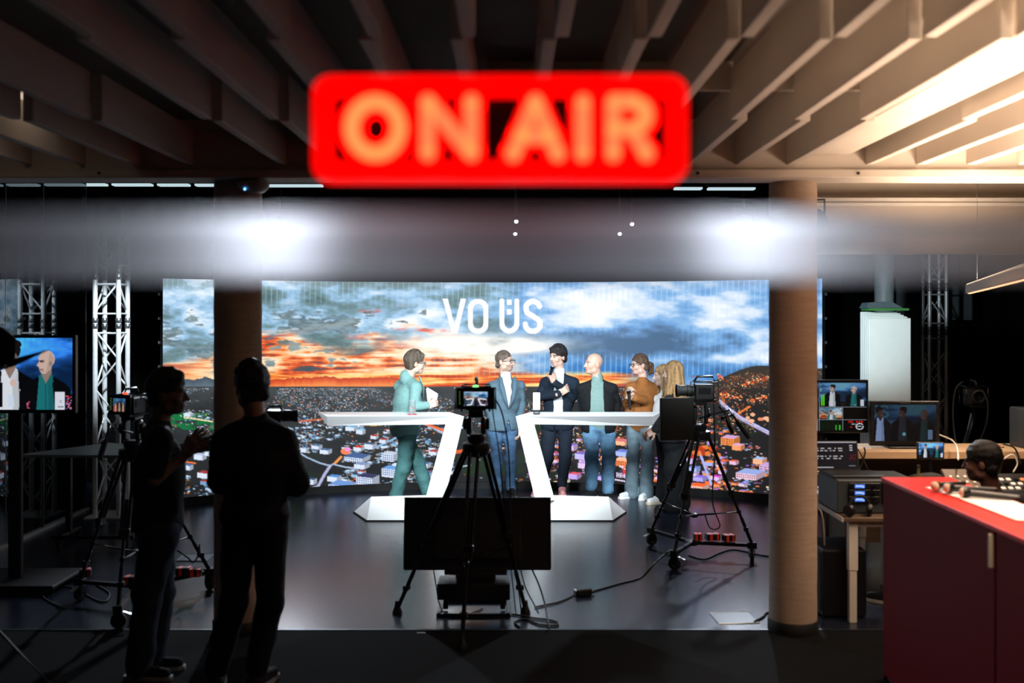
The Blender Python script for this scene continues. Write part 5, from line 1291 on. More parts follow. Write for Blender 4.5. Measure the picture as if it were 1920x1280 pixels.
# grey wheeled table by the glass
wt = thing('wheeled_table', 'dark grey wheeled table beside the glass partition', 'table', (-3.85, 9.15, 0))
gt = mat('grey_laminate', C(104, 114, 118), .5)
obj('table_top', MB().prism([(-4.42, 8.9, .80), (-3.45, 8.85, .80), (-3.45, 9.5, .80), (-3.95, 9.75, .80)], (0, 0, .025)), gt, wt)
for x in (-4.05, -3.45):
    obj('leg', MB().box((x, 9.1, .44), (.05, .05, .74), None, .005), M_metal, wt)
obj('foot_bar', MB().box((-3.75, 8.9, .085), (.74, .04, .03), None, .004).box((-4.05, 9.1, .085), (.04, .44, .03), None, .004).box((-3.45, 9.1, .085), (.04, .44, .03), None, .004), M_metal, wt)
for x in (-4.05, -3.45):
    for y in (8.9, 9.3): caster((x, y, 0), wt, .035, .2)
# studio lamp with barn doors reaching in from the left edge
sl = thing('studio_lamp', 'black studio lamp with open barn doors at the left edge', 'lamp', (W(-30, 700, 5.0).x, 5.0, 0))
c0 = W(-30, 655, 5.0)
obj('lamp_head', MB().box(c0, (.22, .22, .20), rotz(.3), .02), M_matt, sl)
obj('barn_door', MB().prism([W(-20, 608, 4.9), W(4, 614, 4.9), W(28, 634, 4.9), W(27, 668, 4.9), W(20, 682, 4.9), W(-20, 690, 4.9)], (.0, .012, 0)), M_matt, sl)
obj('barn_door', MB().prism([W(14, 681, 4.9), W(24, 672, 4.9), W(92, 655, 4.9), W(26, 686, 4.9), W(8, 692, 4.9)], (0, .012, 0)), M_matt, sl)
obj('stand_pole', MB().cyl((c0.x, 5.0, c0.z - .08), (c0.x, 5.0, .12), .016, n=10), M_metal, sl, smooth=True)
for k in range(3):
    a = 2 * math.pi * k / 3 + .4; obj('stand_leg', MB().tube([(c0.x, 5.0, .55), (c0.x + .42 * math.cos(a), 5.0 + .42 * math.sin(a), .015)], .011, 8), M_metal, sl, smooth='all')
# wireless access point on the left column
p = W(474, 349, 6.36)
ap_ = thing('access_point', 'round ceiling access point with a blue light on the dark column', 'access point', p)
obj('dome', MB().lathe([(.02, -.045), (.075, -.035), (.10, -.010), (.105, .02), (.10, .03)], p, n=24), mat('beige_plastic', C(150, 140, 132), .5), ap_, smooth=True)
obj('status_light', MB().sphere(p + Vector((-.028, -.09, -.03)), .008, 8), mat('blue_led', (.1, .3, 1), .4, emit=(.1, .35, 1), es=6), ap_)
obj('arm', MB().box(p + Vector((-.02, .06, .045)), (.05, .16, .03), None, .004), M_metal, ap_)
# ------------------------------------------------------------------ cables and marks on the floor
def cable(label, pts, r=.006, m=None):
    P = [Vector(p) for p in pts]; out = []
    for i in range(len(P) - 1):
        p0, p1, p2, p3 = P[max(i - 1, 0)], P[i], P[i + 1], P[min(i + 2, len(P) - 1)]
        for k in range(6):
            t = k / 6.; out.append(.5 * ((2 * p1) + (-p0 + p2) * t + (2 * p0 - 5 * p1 + 4 * p2 - p3) * t * t + (-p0 + 3 * p1 - 3 * p2 + p3) * t ** 3))
    out.append(P[-1])
    return tag(obj('cable', MB().tube(out, r, 6), m or M_matt, None, smooth='all'), label, 'cable')
z = .007
cable('black cable running from the right dolly to the power brick', [FL(1258, 1030, z), FL(1235, 1048, z), FL(1206, 1078, z), FL(1192, 1086, z), FL(1160, 1094, z), FL(1112, 1108, z)], .007)
cable('black cable from the power brick to the floor monitor', [FL(1076, 1116, z), FL(1048, 1128, z), FL(1022, 1134, z), FL(1003, 1138, z)])
cable('looped black cable lying right of the floor monitor', [FL(955, 1150, z), FL(1000, 1158, z), FL(1040, 1164, z), FL(1044, 1172, z), FL(1010, 1170, z), FL(985, 1160, z), FL(965, 1166, z), FL(975, 1176, z)])
cable('black cable hanging from the right end of the floor monitor', [W(995, 1062, 7.05), W(1010, 1095, 7.0), W(1021, 1130, 6.95), FL(1026, 1156, .021), FL(1030, 1178, .021)])
cable('thin black cable hanging behind the right leg of the centre tripod', [W(975, 1062, 7.05), W(985, 1100, 6.98), W(1000, 1130, 6.93), FL(1010, 1150, .02)], .005)
cable('black cable hanging from the left part of the floor monitor', [W(812, 1062, 7.05), W(818, 1100, 7.0), W(824, 1132, 6.95), FL(838, 1152, z), FL(880, 1150, z), FL(905, 1140, z)], .005)
cable('thin cable hanging from the centre camera beside its tripod', [W(925, 745, 6.55), W(940, 770, 6.5), W(952, 830, 6.5), W(956, 900, 6.6), W(960, 1000, 6.75), FL(978, 1150, .02)], .005)
cable('second cable hanging from the centre camera', [W(922, 757, 6.55), W(928, 800, 6.5), W(936, 850, 6.5), W(945, 940, 6.6), FL(968, 1156, .03)], .004)
cable('cable loop hanging from the right camera to its dolly', [W(1338, 736, 8.26), W(1340, 850, 8.24), W(1336, 940, 8.22), W(1350, 985, 8.20), W(1332, 990, 8.20), W(1322, 965, 8.22)], .006)
cable('coiled black cable under the right dolly', [FL(1290, 1040, z), FL(1320, 1048, z), FL(1350, 1036, z), FL(1378, 1030, z), FL(1425, 1040, z), FL(1470, 1046, z)], .007)
cable('black cable leading to the floor hatch by the column', [FL(1415, 1165, z), FL(1430, 1157, z), FL(1440, 1148, z), FL(1470, 1150, z)], .008)
cable('black cable crossing the dark floor to the left dolly', [FL(-20, 1055, z), FL(30, 1078, z), FL(80, 1085, z), FL(140, 1088, z), FL(200, 1096, z)], .008)
cable('looped cable beside the left dolly wheel', [FL(120, 1140, z), FL(84, 1122, z), FL(84, 1108, z), FL(130, 1100, z), FL(190, 1128, z), FL(205, 1112, z), FL(180, 1096, z)], .006)
cable('cable arching from the left tripod to its battery', [W(330, 1030, 7.2), W(352, 1045, 7.2), W(362, 1054, 7.2), W(372, 1040, 7.2), W(374, 1020, 7.2)], .006)
p = FL(1093, 1116, 0)
pb = thing('power_brick', 'black power brick on the stage floor between tripod and dolly', 'power brick', p, .35)
obj('brick', MB().box((0, 0, .026), (.13, .065, .05), None, .008), M_dark, pb, world=False); obj('plug', MB().cyl((.06, 0, .02), (.09, 0, .018), .011, n=8), M_matt, pb, world=False)
hm = mat('hatch_frame', C(170, 182, 190), .35, metal=.7)
for nm, q in (('floor hatch with a thin metal rim beside the concrete column', [(1330, 1149), (1404, 1147), (1424, 1168), (1348, 1170)]), ('floor hatch with a thin metal rim behind the left tripod', [(345, 1039), (402, 1038), (388, 1052), (330, 1052)])):
    P = [FL(x, y, .001) for x, y in q]; c_ = sum(P, Vector()) / 4
    t = thing('floor_hatch', nm, 'floor hatch', (c_.x, c_.y, 0))
    obj('rim', MB().tube([p + Vector((0, 0, .002)) for p in P], .005, 4, closed=True), hm, t); obj('lid', MB().prism([p.lerp(c_, .03) for p in P], (0, 0, .003)), mat('hatch_lid', C(70, 78, 88), .3), t)
obj_ = tag(obj('floor_tape', MB().box(FL(790, 1186, .003), (.055, .012, .003)), mat('white_tape', C(200, 204, 206), .7), None), 'small white tape mark on the carpet edge', 'tape')
# ------------------------------------------------------------------ red counter
CR = mat('red_laminate', C(112, 4, 16), .62, var=.03, spec=.12)
CT = mat('lit_red_top', C(214, 26, 14), .38, var=.02, spec=.4)  # brighter red than the doors: the pendant's light is put into the colour
rc_ = thing('red_counter', 'long red counter with a cream handle at the right edge', 'counter', (2.29, 3.6, 0))
obj('carcass', MB().box((2.295, 3.575, .56), (.345, 4.13, 1.12), None, .003), mat('counter_core', C(50, 6, 10), .6), rc_)
obj('counter_top', MB().box((2.29, 3.575, 1.132), (.39, 4.16, .024), None, .003), CT, rc_)
obj('end_panel', MB().box((2.295, 5.645, .56), (.375, .018, 1.118), None, .002), CR, rc_)
for y0, y1 in ((4.335, 5.634), (3.03, 4.325), (1.72, 3.02)):
    dr = obj('door', MB().box((2.112, (y0 + y1) / 2, .575), (.02, y1 - y0 - .004, 1.085), None, .003), CR, rc_)
    obj('handle', MB().box((2.094, y0 + .018, 1.03), (.018, .022, .15), None, .004), mat('cream_handle', C(226, 206, 180), .5), dr)
pp = mat('white_paper', C(238, 232, 226), .85, var=.03)
t = thing('paper_napkin', 'white paper lying under the three microphones on the counter', 'paper', (2.33, 4.95, 1.145))
for i, q in enumerate(([(2.20, 5.30), (2.30, 5.34), (2.36, 5.10), (2.24, 5.06)], [(2.215, 5.12), (2.33, 5.18), (2.40, 4.96), (2.25, 4.92)], [(2.225, 4.96), (2.46, 5.08), (2.46, 4.40), (2.24, 4.42)])):
    obj('sheet', MB().prism([(x, y, 1.1445 + .0022 * i) for x, y in q], (0, 0, .002)), pp, t)
for (hx, hy, tx, ty, lb) in ((1754, 911, 2.455, 5.33, 'farthest of the three'), (1778, 915, 2.455, 5.10, 'middle one of the three'), (1808, 923, 2.455, 4.90, 'nearest of the three')):
    D = (2.05 - 1.1765) * 1867 / (hy - 595); h_ = Vector(((hx - 960) / 1867 * D, D, 1.1765))
    d = (Vector((tx, ty, 1.166)) - h_).normalized(); microphone('handheld silver microphone with warm lamp light tinted into its grille on the red counter, ' + lb, h_, h_ + d * .25, 'microphones on the counter', (214, 190, 164))  # silver grilles, the pendant's warm light is mixed into their colour
# ------------------------------------------------------------------ pendant lamp over the counter (the warm light of the corner)
pa, pb_ = W(1817, 538, 8.26), Vector((1.90, 3.0, 2.285)); pa.z = 2.285
t = thing('pendant_lamp', 'long pale linear pendant lamp with warm light at the right edge', 'lamp', (pa + pb_) / 2)
dl = (pb_ - pa).normalized(); RL_ = look_R(dl); Lp = (pb_ - pa).length; pc = (pa + pb_) / 2
obj('profile', MB().box(pc, (.055, Lp, .07), RL_, .004), M_warmwhite, t)
LEDW = mat('warm_led', C(255, 190, 140), .4, emit=(1.0, .52, .28), es=2.2)
m = MB(); n = int(Lp / .035)
for i in range(n): m.box(pa + dl * (.03 + i * .035) - Vector((0, 0, .036)), (.022, .016, .006), RL_)
obj('led_row', m, LEDW, t)
obj('uplight_diffuser', MB().box(pc + Vector((0, 0, .038)), (.045, Lp * .98, .006), RL_), mat('warm_diffuser', C(255, 230, 200), .5, emit=(1.0, .72, .50), es=2.0), t)
for f in (.12, .88):
    q = pa + dl * Lp * f; obj('suspension_wire', MB().cyl(q + Vector((0, 0, .03)), (q.x, q.y, 3.30), .0018, n=6), M_steel, t)
area('pendant_uplight', pc + Vector((0, 0, .06)), pc + Vector((0, 0, 2)), 190, .05, Lp, WARM).rotation_euler = Matrix.Rotation(math.pi, 4, 'X').to_3x3().to_euler()
for nm, zz, pw, flip in (('pendant_downlight', -.05, 62, False),):
    area(nm, pc + Vector((0, 0, zz)), pc + Vector((0, 0, -2)), pw, .05, Lp, WARM)
for o in bpy.data.objects:
    if o.type == 'LIGHT' and o.name.startswith('pendant'):
        o.data.spread = math.radians(146 if 'up' in o.name else 130)
        R3 = look_R(dl); up = o.name.startswith('pendant_up')
        z_ = Vector((0, 0, -1 if up else 1)); y_ = dl; x_ = y_.cross(z_)
        o.rotation_euler = Matrix((x_, y_, z_)).transposed().to_euler()
# added glowing panel between the left fins, stands in for a window reflection
lp = thing('reflection_panel', 'added warm glowing panel between the left ceiling fins, standing in for a window reflection', 'ceiling light', (-2.95, 5.5, 3.27))
obj('glow_sheet', MB().box((-2.95, 5.5, 3.287), (.92, .42, .012)), mat('reflection_glow', C(250, 230, 205), .5, emit=(1.0, .82, .64), es=.75), lp)
obj('frame', MB().box((-2.95, 5.28, 3.285), (.96, .02, .03)).box((-2.95, 5.72, 3.285), (.96, .02, .03)), M_cream, lp)
# ------------------------------------------------------------------ control corner: tables
WD = mat('pale_wood', C(206, 176, 142), .5, var=.10, scale=5, stretch=(.3, 6, 6)); DW = mat('dark_wood', C(104, 84, 66), .5, var=.15, scale=6, stretch=(.3, 6, 6))
t = thing('rack_table', 'height adjustable table carrying the receiver rack beside the column', 'table', (2.6, 7.2, 0))
obj('table_top', MB().box((2.49, 7.22, .70), (.56, 1.16, .028), None, .003), DW, t)
obj('edge_band', MB().box((2.207, 7.22, .70), (.006, 1.16, .030)), M_warmwhite, t)
for x, y in ((2.29, 6.70), (2.29, 7.70), (2.70, 7.70)):
    lg = obj('leg', MB().box((x, y, .52), (.062, .05, .335), None, .003), M_alu if x > 3 else M_warmwhite, t); obj('leg_foot', MB().box((x, y, .18), (.05, .042, .36), None, .003), M_warmwhite, lg)
obj('cross_rail', MB().box((2.50, 6.70, .665), (.36, .03, .04), None, .003), M_warmwhite, t)
t = thing('control_desk', 'pale control desk in front of the seated operator', 'desk', (3.9, 7.3, 0))
obj('desk_top', MB().box((4.02, 7.22, .785), (2.40, .92, .03), None, .003), WD, t)
for x in (2.86, 5.1): obj('leg', MB().box((x, 7.4, .385), (.06, .5, .77), None, .004), M_warmwhite, t)
t = thing('monitor_shelf', 'raised pale wooden shelf carrying the two control monitors', 'shelf', (3.8, 8.05, 0))
obj('board', MB().box((3.85, 8.10, .965), (2.50, .50, .060), None, .004), WD, t)
for x in (2.66, 3.8, 5.0): obj('upright', MB().box((x, 8.12, .467), (.03, .44, .934), None, .003), DW, t)
obj('back_board', MB().box((3.85, 8.33, .55), (2.46, .02, .76)), DW, t)
# multiview monitor
im = np.zeros((120, 190, 3)) + .02
def put(x, y, q): im[y:y + q.shape[0], x:x + q.shape[1]] = q
put(95, 4, feed_two(92, 56, .75)); put(2, 4, feed_two(90, 56, .6)); k = feed(46, 28, 500, 900, 560, 740, .1, .9); man(Canvas(k, 0, 0), 24, 14, 8, (60, 120, 124), (220, 224, 228), (200, 170, 160), (60, 50, 44), 1); put(93, 63, k)
put(44, 63, feed(46, 28, 1000, 1300, 560, 720, .6, .6)); im[92:118, 44:90] = (.78, .80, .88); im[94:110, 82:85] = (.2, .3, .6)
cv = Canvas(im, 0, 0)
for x, h in ((97, 22), (101, 26)): cv.rect(x, 58 - h, 3, h, (90, 220, 30))
for x in (126, 133): cv.rect(x, 104, 2.6, 12, (60, 200, 40))
for i in range(16): cv.rect(95 + i * 2.5, 95, 1, 21, (16, 40, 24))
for x0_, x1_, y in ((93, 188, 61), (44, 188, 91)): cv.rect(x0_, y, x1_ - x0_, 1.2, (150, 156, 170))
for x, y0_, y1_ in ((93, 2, 118), (140, 62, 118)): cv.rect(x, y0_, 1.2, y1_ - y0_, (150, 156, 170))
cv.line([(174 + 7 * math.cos(a), 107 + 7 * math.sin(a)) for a in np.linspace(0, 5.6, 18)], 1.6, (220, 226, 236)); cv.rect(170, 106, 8, 2, (210, 214, 220)); cv.rect(158, 101, 8, 1.5, (180, 190, 200)); cv.rect(155, 108, 5, 1.5, (200, 40, 30)); cv.rect(164, 56, 3, 1, (220, 220, 220))
for i, ch in enumerate('ON AIR'):
    if ch == ' ': continue
    x = 152 + i * 5; G5 = {'O': [(0, 0), (3, 0), (3, 4), (0, 4), (0, 0)], 'N': [(0, 4), (0, 0), (3, 4), (3, 0)], 'A': [(0, 4), (1.5, 0), (3, 4)], 'I': [(1.5, 0), (1.5, 4)], 'R': [(0, 4), (0, 0), (3, 0), (3, 2), (0, 2), (3, 4)]}[ch]
    cv.line([(x + a, 94 + b) for a, b in G5], 1.0, (230, 40, 30))
mvD = 8.15; a, b = W(1447, 712, mvD), W(1629, 812, mvD)
t = thing('multiview_monitor', 'bright multiview monitor with a grid of feeds beside the column', 'monitor', ((a.x + b.x) / 2, mvD + .05, .995))
obj('bezel', MB().box(((a.x + b.x) / 2, mvD + .025, (a.z + b.z) / 2), (b.x - a.x, .04, a.z - b.z), None, .005), M_dark, t)
grid_screen('screen', im, (a.x + .012, mvD + .0035, a.z - .012), (b.x - a.x - .024, 0, 0), (0, 0, -(a.z - b.z - .026)), screen_mat('multiview_pixels', .75), t)
obj('stand', MB().box(((a.x + b.x) / 2, mvD + .06, 1.06), (.07, .03, .14), None, .004).box(((a.x + b.x) / 2, mvD + .05, 1.0035), (.24, .18, .014), None, .004), M_metal, t)
# dim programme monitor
im2 = feed(150, 90, 960, 1200, 560, 740, .7, .34); cv = Canvas(im2, 0, 0)
man(cv, 14, 30, 24, (10, 14, 22), (120, 140, 180), (60, 44, 44), (16, 14, 16), 1); man(cv, 68, 30, 24, (6, 8, 10), (30, 34, 44), (54, 40, 38), (10, 8, 10)); man(cv, 120, 36, 24, (6, 8, 10), (22, 40, 44), (60, 46, 42), (20, 18, 18), bald=True)
cv.rect(130, 62, 11, 24, (86, 108, 136)); cv.ell(72, 72, 4, 4, (90, 140, 150))
a, b = W(1633, 752, 8.05), W(1763, 836, 8.05)
t = thing('programme_monitor', 'dim wide monitor showing three guests on the raised shelf', 'monitor', ((a.x + b.x) / 2, 8.1, .995))
obj('bezel', MB().box(((a.x + b.x) / 2, 8.085, (a.z + b.z) / 2), (b.x - a.x, .05, a.z - b.z), None, .005), M_dark, t)
grid_screen('screen', im2, (a.x + .03, 8.058, a.z - .03), (b.x - a.x - .06, 0, 0), (0, 0, -(a.z - b.z - .07)), screen_mat('dim_pixels', .8), t)
obj('brand_plate', MB().box(((a.x + b.x) / 2, 8.057, a.z - .012), (.08, .004, .012)), M_steel, t)
obj('foot', MB().box(((a.x + b.x) / 2, 8.09, 1.003), (.30, .20, .016), None, .004).box(((a.x + b.x) / 2, 8.10, 1.02), (.10, .04, .04)), M_metal, t)
# small field monitor, laptop, receivers
im3 = feed_two(60, 34, .95); a, b = W(1721, 829, 7.35), W(1771, 861, 7.35)
t = thing('field_monitor', 'small lit field monitor on the control desk', 'monitor', ((a.x + b.x) / 2, 7.37, .80))
obj('bezel', MB().box(((a.x + b.x) / 2, 7.365, (a.z + b.z) / 2), (b.x - a.x, .025, a.z - b.z), None, .003), M_dark, t)
grid_screen('screen', im3, (a.x + .008, 7.351, a.z - .006), (b.x - a.x - .016, 0, 0), (0, 0, -(a.z - b.z - .02)), screen_mat('monitor_pixels', 1.0), t)
obj('stand', MB().cyl(((a.x + b.x) / 2, 7.37, .80), ((a.x + b.x) / 2, 7.37, b.z + .01), .012, n=8).box(((a.x + b.x) / 2, 7.37, .806), (.12, .10, .012), None, .003), M_metal, t)
rk = thing('receiver_rack', 'black rack of radio receivers with blue displays beside the column', 'rack', (2.52, 6.97, .714))
obj('case', MB().box((2.49, 6.99, .83), (.55, .42, .225), None, .006), mat('rack_grey', C(58, 66, 70), .5), rk)
BL = mat('blue_display', C(30, 60, 160), .4, emit=(.08, .26, .95), es=.9)
for cx_ in (2.375, 2.60):
    for r in range(3):
        z = .905 - r * .0455
        u = obj('receiver', MB().box((cx_ + .02, 6.772, z), (.21, .03, .042), None, .003), M_dark, rk)
        obj('display', MB().box((cx_ - .015, 6.756, z), (.066, .004, .024)), BL, u)
        m = MB()
        for i in range(4): m.box((cx_ - .036 + i * .012, 6.7535, z + .002), (.008, .001, .010 - .002 * (i % 2)))
        m.box((cx_ + .008, 6.7535, z - .004), (.014, .001, .005)); obj('display_print', m, mat('display_white', C(200, 220, 255), .5, emit=(.6, .75, 1), es=.8), u)
        obj('knob', MB().cyl((cx_ + .075, 6.757, z), (cx_ + .075, 6.742, z), .011, n=12), M_metal, u); obj('knob', MB().cyl((cx_ - .075, 6.757, z), (cx_ - .075, 6.747, z), .007, n=10), M_metal, u)
lt = thing('laptop', 'open laptop with a dark list on its screen on the receiver rack', 'laptop', (2.35, 6.98, .945))
obj('keyboard_deck', MB().box((2.39, 6.98, .953), (.36, .25, .016), None, .004), mat('laptop_grey', C(52, 56, 60), .4, metal=.4), lt)
RLp = Matrix.Rotation(math.radians(-14), 3, 'X'); lc = Vector((2.315, 7.13, 1.062)); lid = obj('lid', MB().box(lc, (.33, .010, .215), RLp, .003), M_dark, lt)
im4 = np.zeros((60, 92, 3)) + np.array([.10, .09, .11]); cv = Canvas(im4, 0, 0); R_ = random.Random(5); cv.rect(0, 0, 92, 3, (190, 190, 200)); cv.rect(0, 55, 40, 2, (200, 200, 206)); cv.rect(72, 52, 14, 1.4, (170, 170, 176))
for y in (14, 19, 31, 36):
    x = 4
    while x < 60: wd = R_.uniform(3, 9); cv.rect(x, y, wd, 2.2, (206, 206, 212)); x += wd + R_.uniform(2, 7)
for y in (8, 13, 18): cv.rect(76, y, 6, 2.4, (230, 230, 234))
for i in range(10): cv.rect(R_.uniform(74, 86), R_.uniform(28, 40), 3, 1.5, (120, 30, 34))
u_ = RLp @ Vector((0, 0, 1)); grid_screen('screen', im4, lc + Vector((-.157, -.0065, 0)) + u_ * .100, (.314, 0, 0), -u_ * .195, screen_mat('laptop_pixels', .75), lid)
def headphones(label, p, s=1., yaw=0.):
    p = Vector(p); t = thing('headphones', label, 'headphones', p, yaw, 'headphones on the tables')
    pts = [Vector((.075 * math.cos(a), 0, .055 + .085 * math.sin(a))) for a in np.linspace(0, math.pi, 12)]
    obj('headband', MB().tube(pts, .009, 8), M_matt, t, smooth='all', world=False)
    for s_ in (-1, 1): obj('ear_cup', MB().lathe([(.02, -.018), (.040, -.014), (.043, 0), (.036, .016), (.012, .020)], (s_ * .075, 0, .045), (s_, -.5, 0), 18), M_dark, t, smooth=True, world=False); obj('badge', MB().lathe([(.004, .019), (.016, .019)], (s_ * .075, 0, .045), (s_, -.5, 0), 12), M_alu, t, world=False)
headphones('black headphones with silver badges at the front of the rack table', (2.33, 6.68, .714), .9, .2)
headphones('black headphones lying on the control desk behind the red counter', W(1690, 893, 7.0) * 1 + Vector((0, 0, .0)), 1, .8)
bpy.data.objects['headphones.001'].location = (2.90, 6.90, .80)
t = thing('equipment_bag', 'soft black bag lying on the control desk', 'bag', (2.98, 7.18, .80))
b = Blob(); b.el((2.92, 7.18, .85), (.10, .07, .055), None, .03).el((3.02, 7.2, .86), (.11, .08, .06), None, .03).el((3.10, 7.16, .84), (.07, .06, .045), None, .03); P_, Q_ = b.mesh(.008, .006, 3); P_[:, 2] += .802 - P_[:, 2].min()
o = np_mesh('bag_body', P_ - np.array([2.98, 7.18, .80]), Q_, M_matt, t); obj('strap', MB().tube([(2.88, 7.1, .82), (2.95, 7.08, .90), (3.05, 7.08, .91), (3.12, 7.1, .82)], .008, 6), M_matt, t, smooth='all')
p = W(1722, 890, 7.05); p.z = .80
t = thing('bottle', 'greenish glass bottle beside the small field monitor', 'bottle', p)
obj('glass', MB().lathe([(.024, 0), (.027, .006), (.027, .10), (.022, .125), (.011, .15), (.011, .185), (.013, .19)], p, n=16), mat('green_glass', C(96, 92, 52), .12, spec=.7), t, smooth=True); obj('cap', MB().lathe([(.014, .186), (.014, .202), (.010, .206)], p, n=12), M_matt, t, smooth=True)
for (x, D, lab, c_) in ((1672, 6.95, 'red cable tie pouch on the control desk beside the bag', (190, 30, 24)), (1868, 8.0, 'small red adapter on the raised shelf', (200, 40, 30))):
    p = W(x, 890, D) + Vector((.02 if D < 7.5 else 0, .25 if D < 7.5 else 0, 0)); p.z = .80 if D < 7.5 else .995
    t = thing('red_adapter', lab, 'adapter', p); obj('shell', MB().box(p + Vector((0, 0, .014)), (.06, .035, .026), None, .005), mat('red_plastic_%d' % c_[0], C(*c_), .5), t); obj('lead', MB().tube([p + Vector((.03, 0, .014)), p + Vector((.06, .02, .008)), p + Vector((.09, .06, .006))], .004, 6), M_matt, t, smooth='all')
# switcher panels of the operator
p = W(1806, 868, 6.95)
t = thing('tilted_console', 'tilted grey button console to the left of the operator', 'console', (p.x, 6.95, .80))
Rp = Matrix.Rotation(math.radians(38), 3, 'X'); obj('housing', MB().box((p.x + .02, 6.98, .90), (.26, .22, .03), Rp, .006), mat('panel_brown', C(96, 80, 66), .5), t); obj('prop', MB().box((p.x + .02, 7.05, .86), (.22, .03, .12)), M_matt, t)
m = MB()
for i in range(4):
    for j in range(3): m.box(Vector((p.x + .02, 6.98, .90)) + Rp @ Vector((-.09 + i * .05, -.07 + j * .05, .018)), (.018, .018, .008), Rp)
obj('keys', m, M_warmwhite, t)
p = W(1895, 893, 6.9)
t = thing('vision_mixer', 'vision mixer with lit keys to the right of the operator', 'mixer', (p.x, 6.95, .80))
Rp = Matrix.Rotation(math.radians(16), 3, 'X'); obj('housing', MB().box((p.x + .10, 7.0, .869), (.50, .30, .05), Rp, .006), M_dark, t); R_ = random.Random(8)
for i in range(9):
    for j in range(3):
        lit = R_.random(); mm = mat('key_white', C(230, 210, 190), .5, emit=(1, .8, .6), es=.5) if lit > .45 else (mat('key_orange', C(230, 90, 30), .5, emit=(1, .3, .08), es=.8) if lit > .25 else M_metal)
        obj('key', MB().box(Vector((p.x + .10, 7.0, .869)) + Rp @ Vector((-.2 + i * .05, -.10 + j * .07, .029)), (.028, .028, .010), Rp, .002), mm, t)
obj('fader', MB().box((p.x - .07, 7.02, .93), (.02, .03, .07), Rp, .003), M_metal, t)
cable('white cable curving over the vision mixer', [W(1880, 862, 6.9), W(1898, 852, 6.9), W(1908, 868, 6.9), W(1900, 885, 6.9)], .005, M_warmwhite)
cable('pale cable from the shelf to the tilted console', [W(1762, 815, 8.0), W(1785, 825, 7.8), W(1795, 840, 7.4), W(1797, 862, 7.0)], .006, M_warmwhite)
cable('black cables crossing under the raised shelf', [W(1620, 838, 7.83), W(1622, 850, 7.82), W(1612, 880, 7.80), W(1606, 905, 7.72)], .006)
cable('second black cable crossing under the raised shelf', [W(1606, 838, 7.80), W(1616, 855, 7.79), W(1632, 892, 7.74)], .005)
cable('black cables fanning over the shelf edge at the right', [W(1880, 832, 7.84), W(1900, 838, 7.82), W(1908, 850, 7.82), W(1914, 870, 7.8)], .007)
cable('grey cable hanging behind the rack table leg', [W(1528, 950, 6.85), W(1540, 960, 6.8), W(1545, 1000, 6.8), W(1546, 1022, 6.8)], .006, mat('grey_cable', C(150, 140, 130), .6))
for (x, D, lab) in ((1640, 7.05, 'small stack of pale papers beside the laptop'), (1745, 6.95, 'roll of tape on the control desk')):
    p = W(x, 890, D); p.z = .80
    if D > 7: t = thing('paper_stack', lab, 'paper', p); [obj('sheet', MB().box(p + Vector((.004 * i, 0, .004 + .005 * i)), (.13, .10, .004), rotz(.1 * i)), pp, t) for i in range(3)]
    else: tag(obj('tape_roll', MB().lathe([(.022, 0), (.034, 0), (.034, .022), (.022, .022), (.022, 0)], p, n=20), M_warmwhite, None, smooth=True), lab, 'tape')
# speaker box and chair under / behind the desk
t = thing('subwoofer', 'black loudspeaker box on the floor behind the concrete column', 'loudspeaker', (2.27, 6.98, 0))
obj('cabinet', MB().box((2.27, 7.0, .235), (.30, .42, .46), None, .012), M_dark, t); obj('grille', MB().box((2.118, 7.0, .235), (.008, .36, .40), None, .003), M_matt, t)
for x in (2.15, 2.39):
    for y in (6.83, 7.17): obj('foot', MB().cyl((x, y, 0), (x, y, .01), .02, n=10), M_matt, t)
ch = thing('office_chair', 'dark office chair under the seated operator', 'chair', (W(1880, 1100, 6.15).x, 6.12, 0)); X_ = ch.location.x
obj('seat', MB().box((X_, 6.15, .262), (.46, .46, .06), rotz(.7), .03), M_matt, ch); obj('backrest', MB().box((X_ + .20, 5.94, .62), (.40, .05, .42), rotz(.75), .02), M_matt, ch)
obj('gas_lift', MB().cyl((X_, 6.15, .08), (X_, 6.15, .232), .025, n=10), M_metal, ch); obj('back_bar', MB().tube([(X_ + .05, 6.08, .20), (X_ + .22, 5.91, .22), (X_ + .21, 5.92, .5)], .014, 8), M_metal, ch, smooth='all')
for k in range(5):
    a = 2 * math.pi * k / 5; e = (X_ + .28 * math.cos(a), 6.15 + .28 * math.sin(a)); obj('foot_arm', MB().tube([(X_, 6.15, .10), (e[0], e[1], .07)], .018, 8), M_metal, ch, smooth='all'); obj('wheel', MB().lathe([(.02, -.018), (.028, -.015), (.028, .015), (.02, .018)], (e[0], e[1], .028), (-math.sin(a), math.cos(a), 0), 12), M_matt, ch, smooth=True)
# white boards standing in the corner with folded cloth on top
t = thing('board_stack', 'tall white boards standing in the corner, green cloth on top', 'boards', (W(1669, 700, 9.3).x, 9.45, 0)); bm_ = mat('white_board', C(206, 218, 216), .55, var=.03)
xl, xr = W(1629, 0, 9.3).x, W(1709, 0, 9.3).x
for i in range(5): obj('board', MB().box(((xl + xr) / 2 - .006 * i, 9.32 + i * .05, 1.03 + .005 * i), (xr - xl - .012 * i, .035, 2.05 + .02 * i - .02), None, .008), bm_, t)
obj('board_seam', MB().box(((xl + xr) / 2, 9.3015, 1.11 - .55), (xr - xl, .003, .006)), M_steel, t)
zt = 2.115
tag(obj('green_cloth', MB().prism([(xl, 9.30, zt), (xr - .02, 9.30, zt), (xr - .06, 9.5, zt), (xl, 9.5, zt)], (0, 0, .02)), mat('green_cloth', C(40, 110, 40), .8), None), 'folded green cloth on top of the white boards', 'cloth')
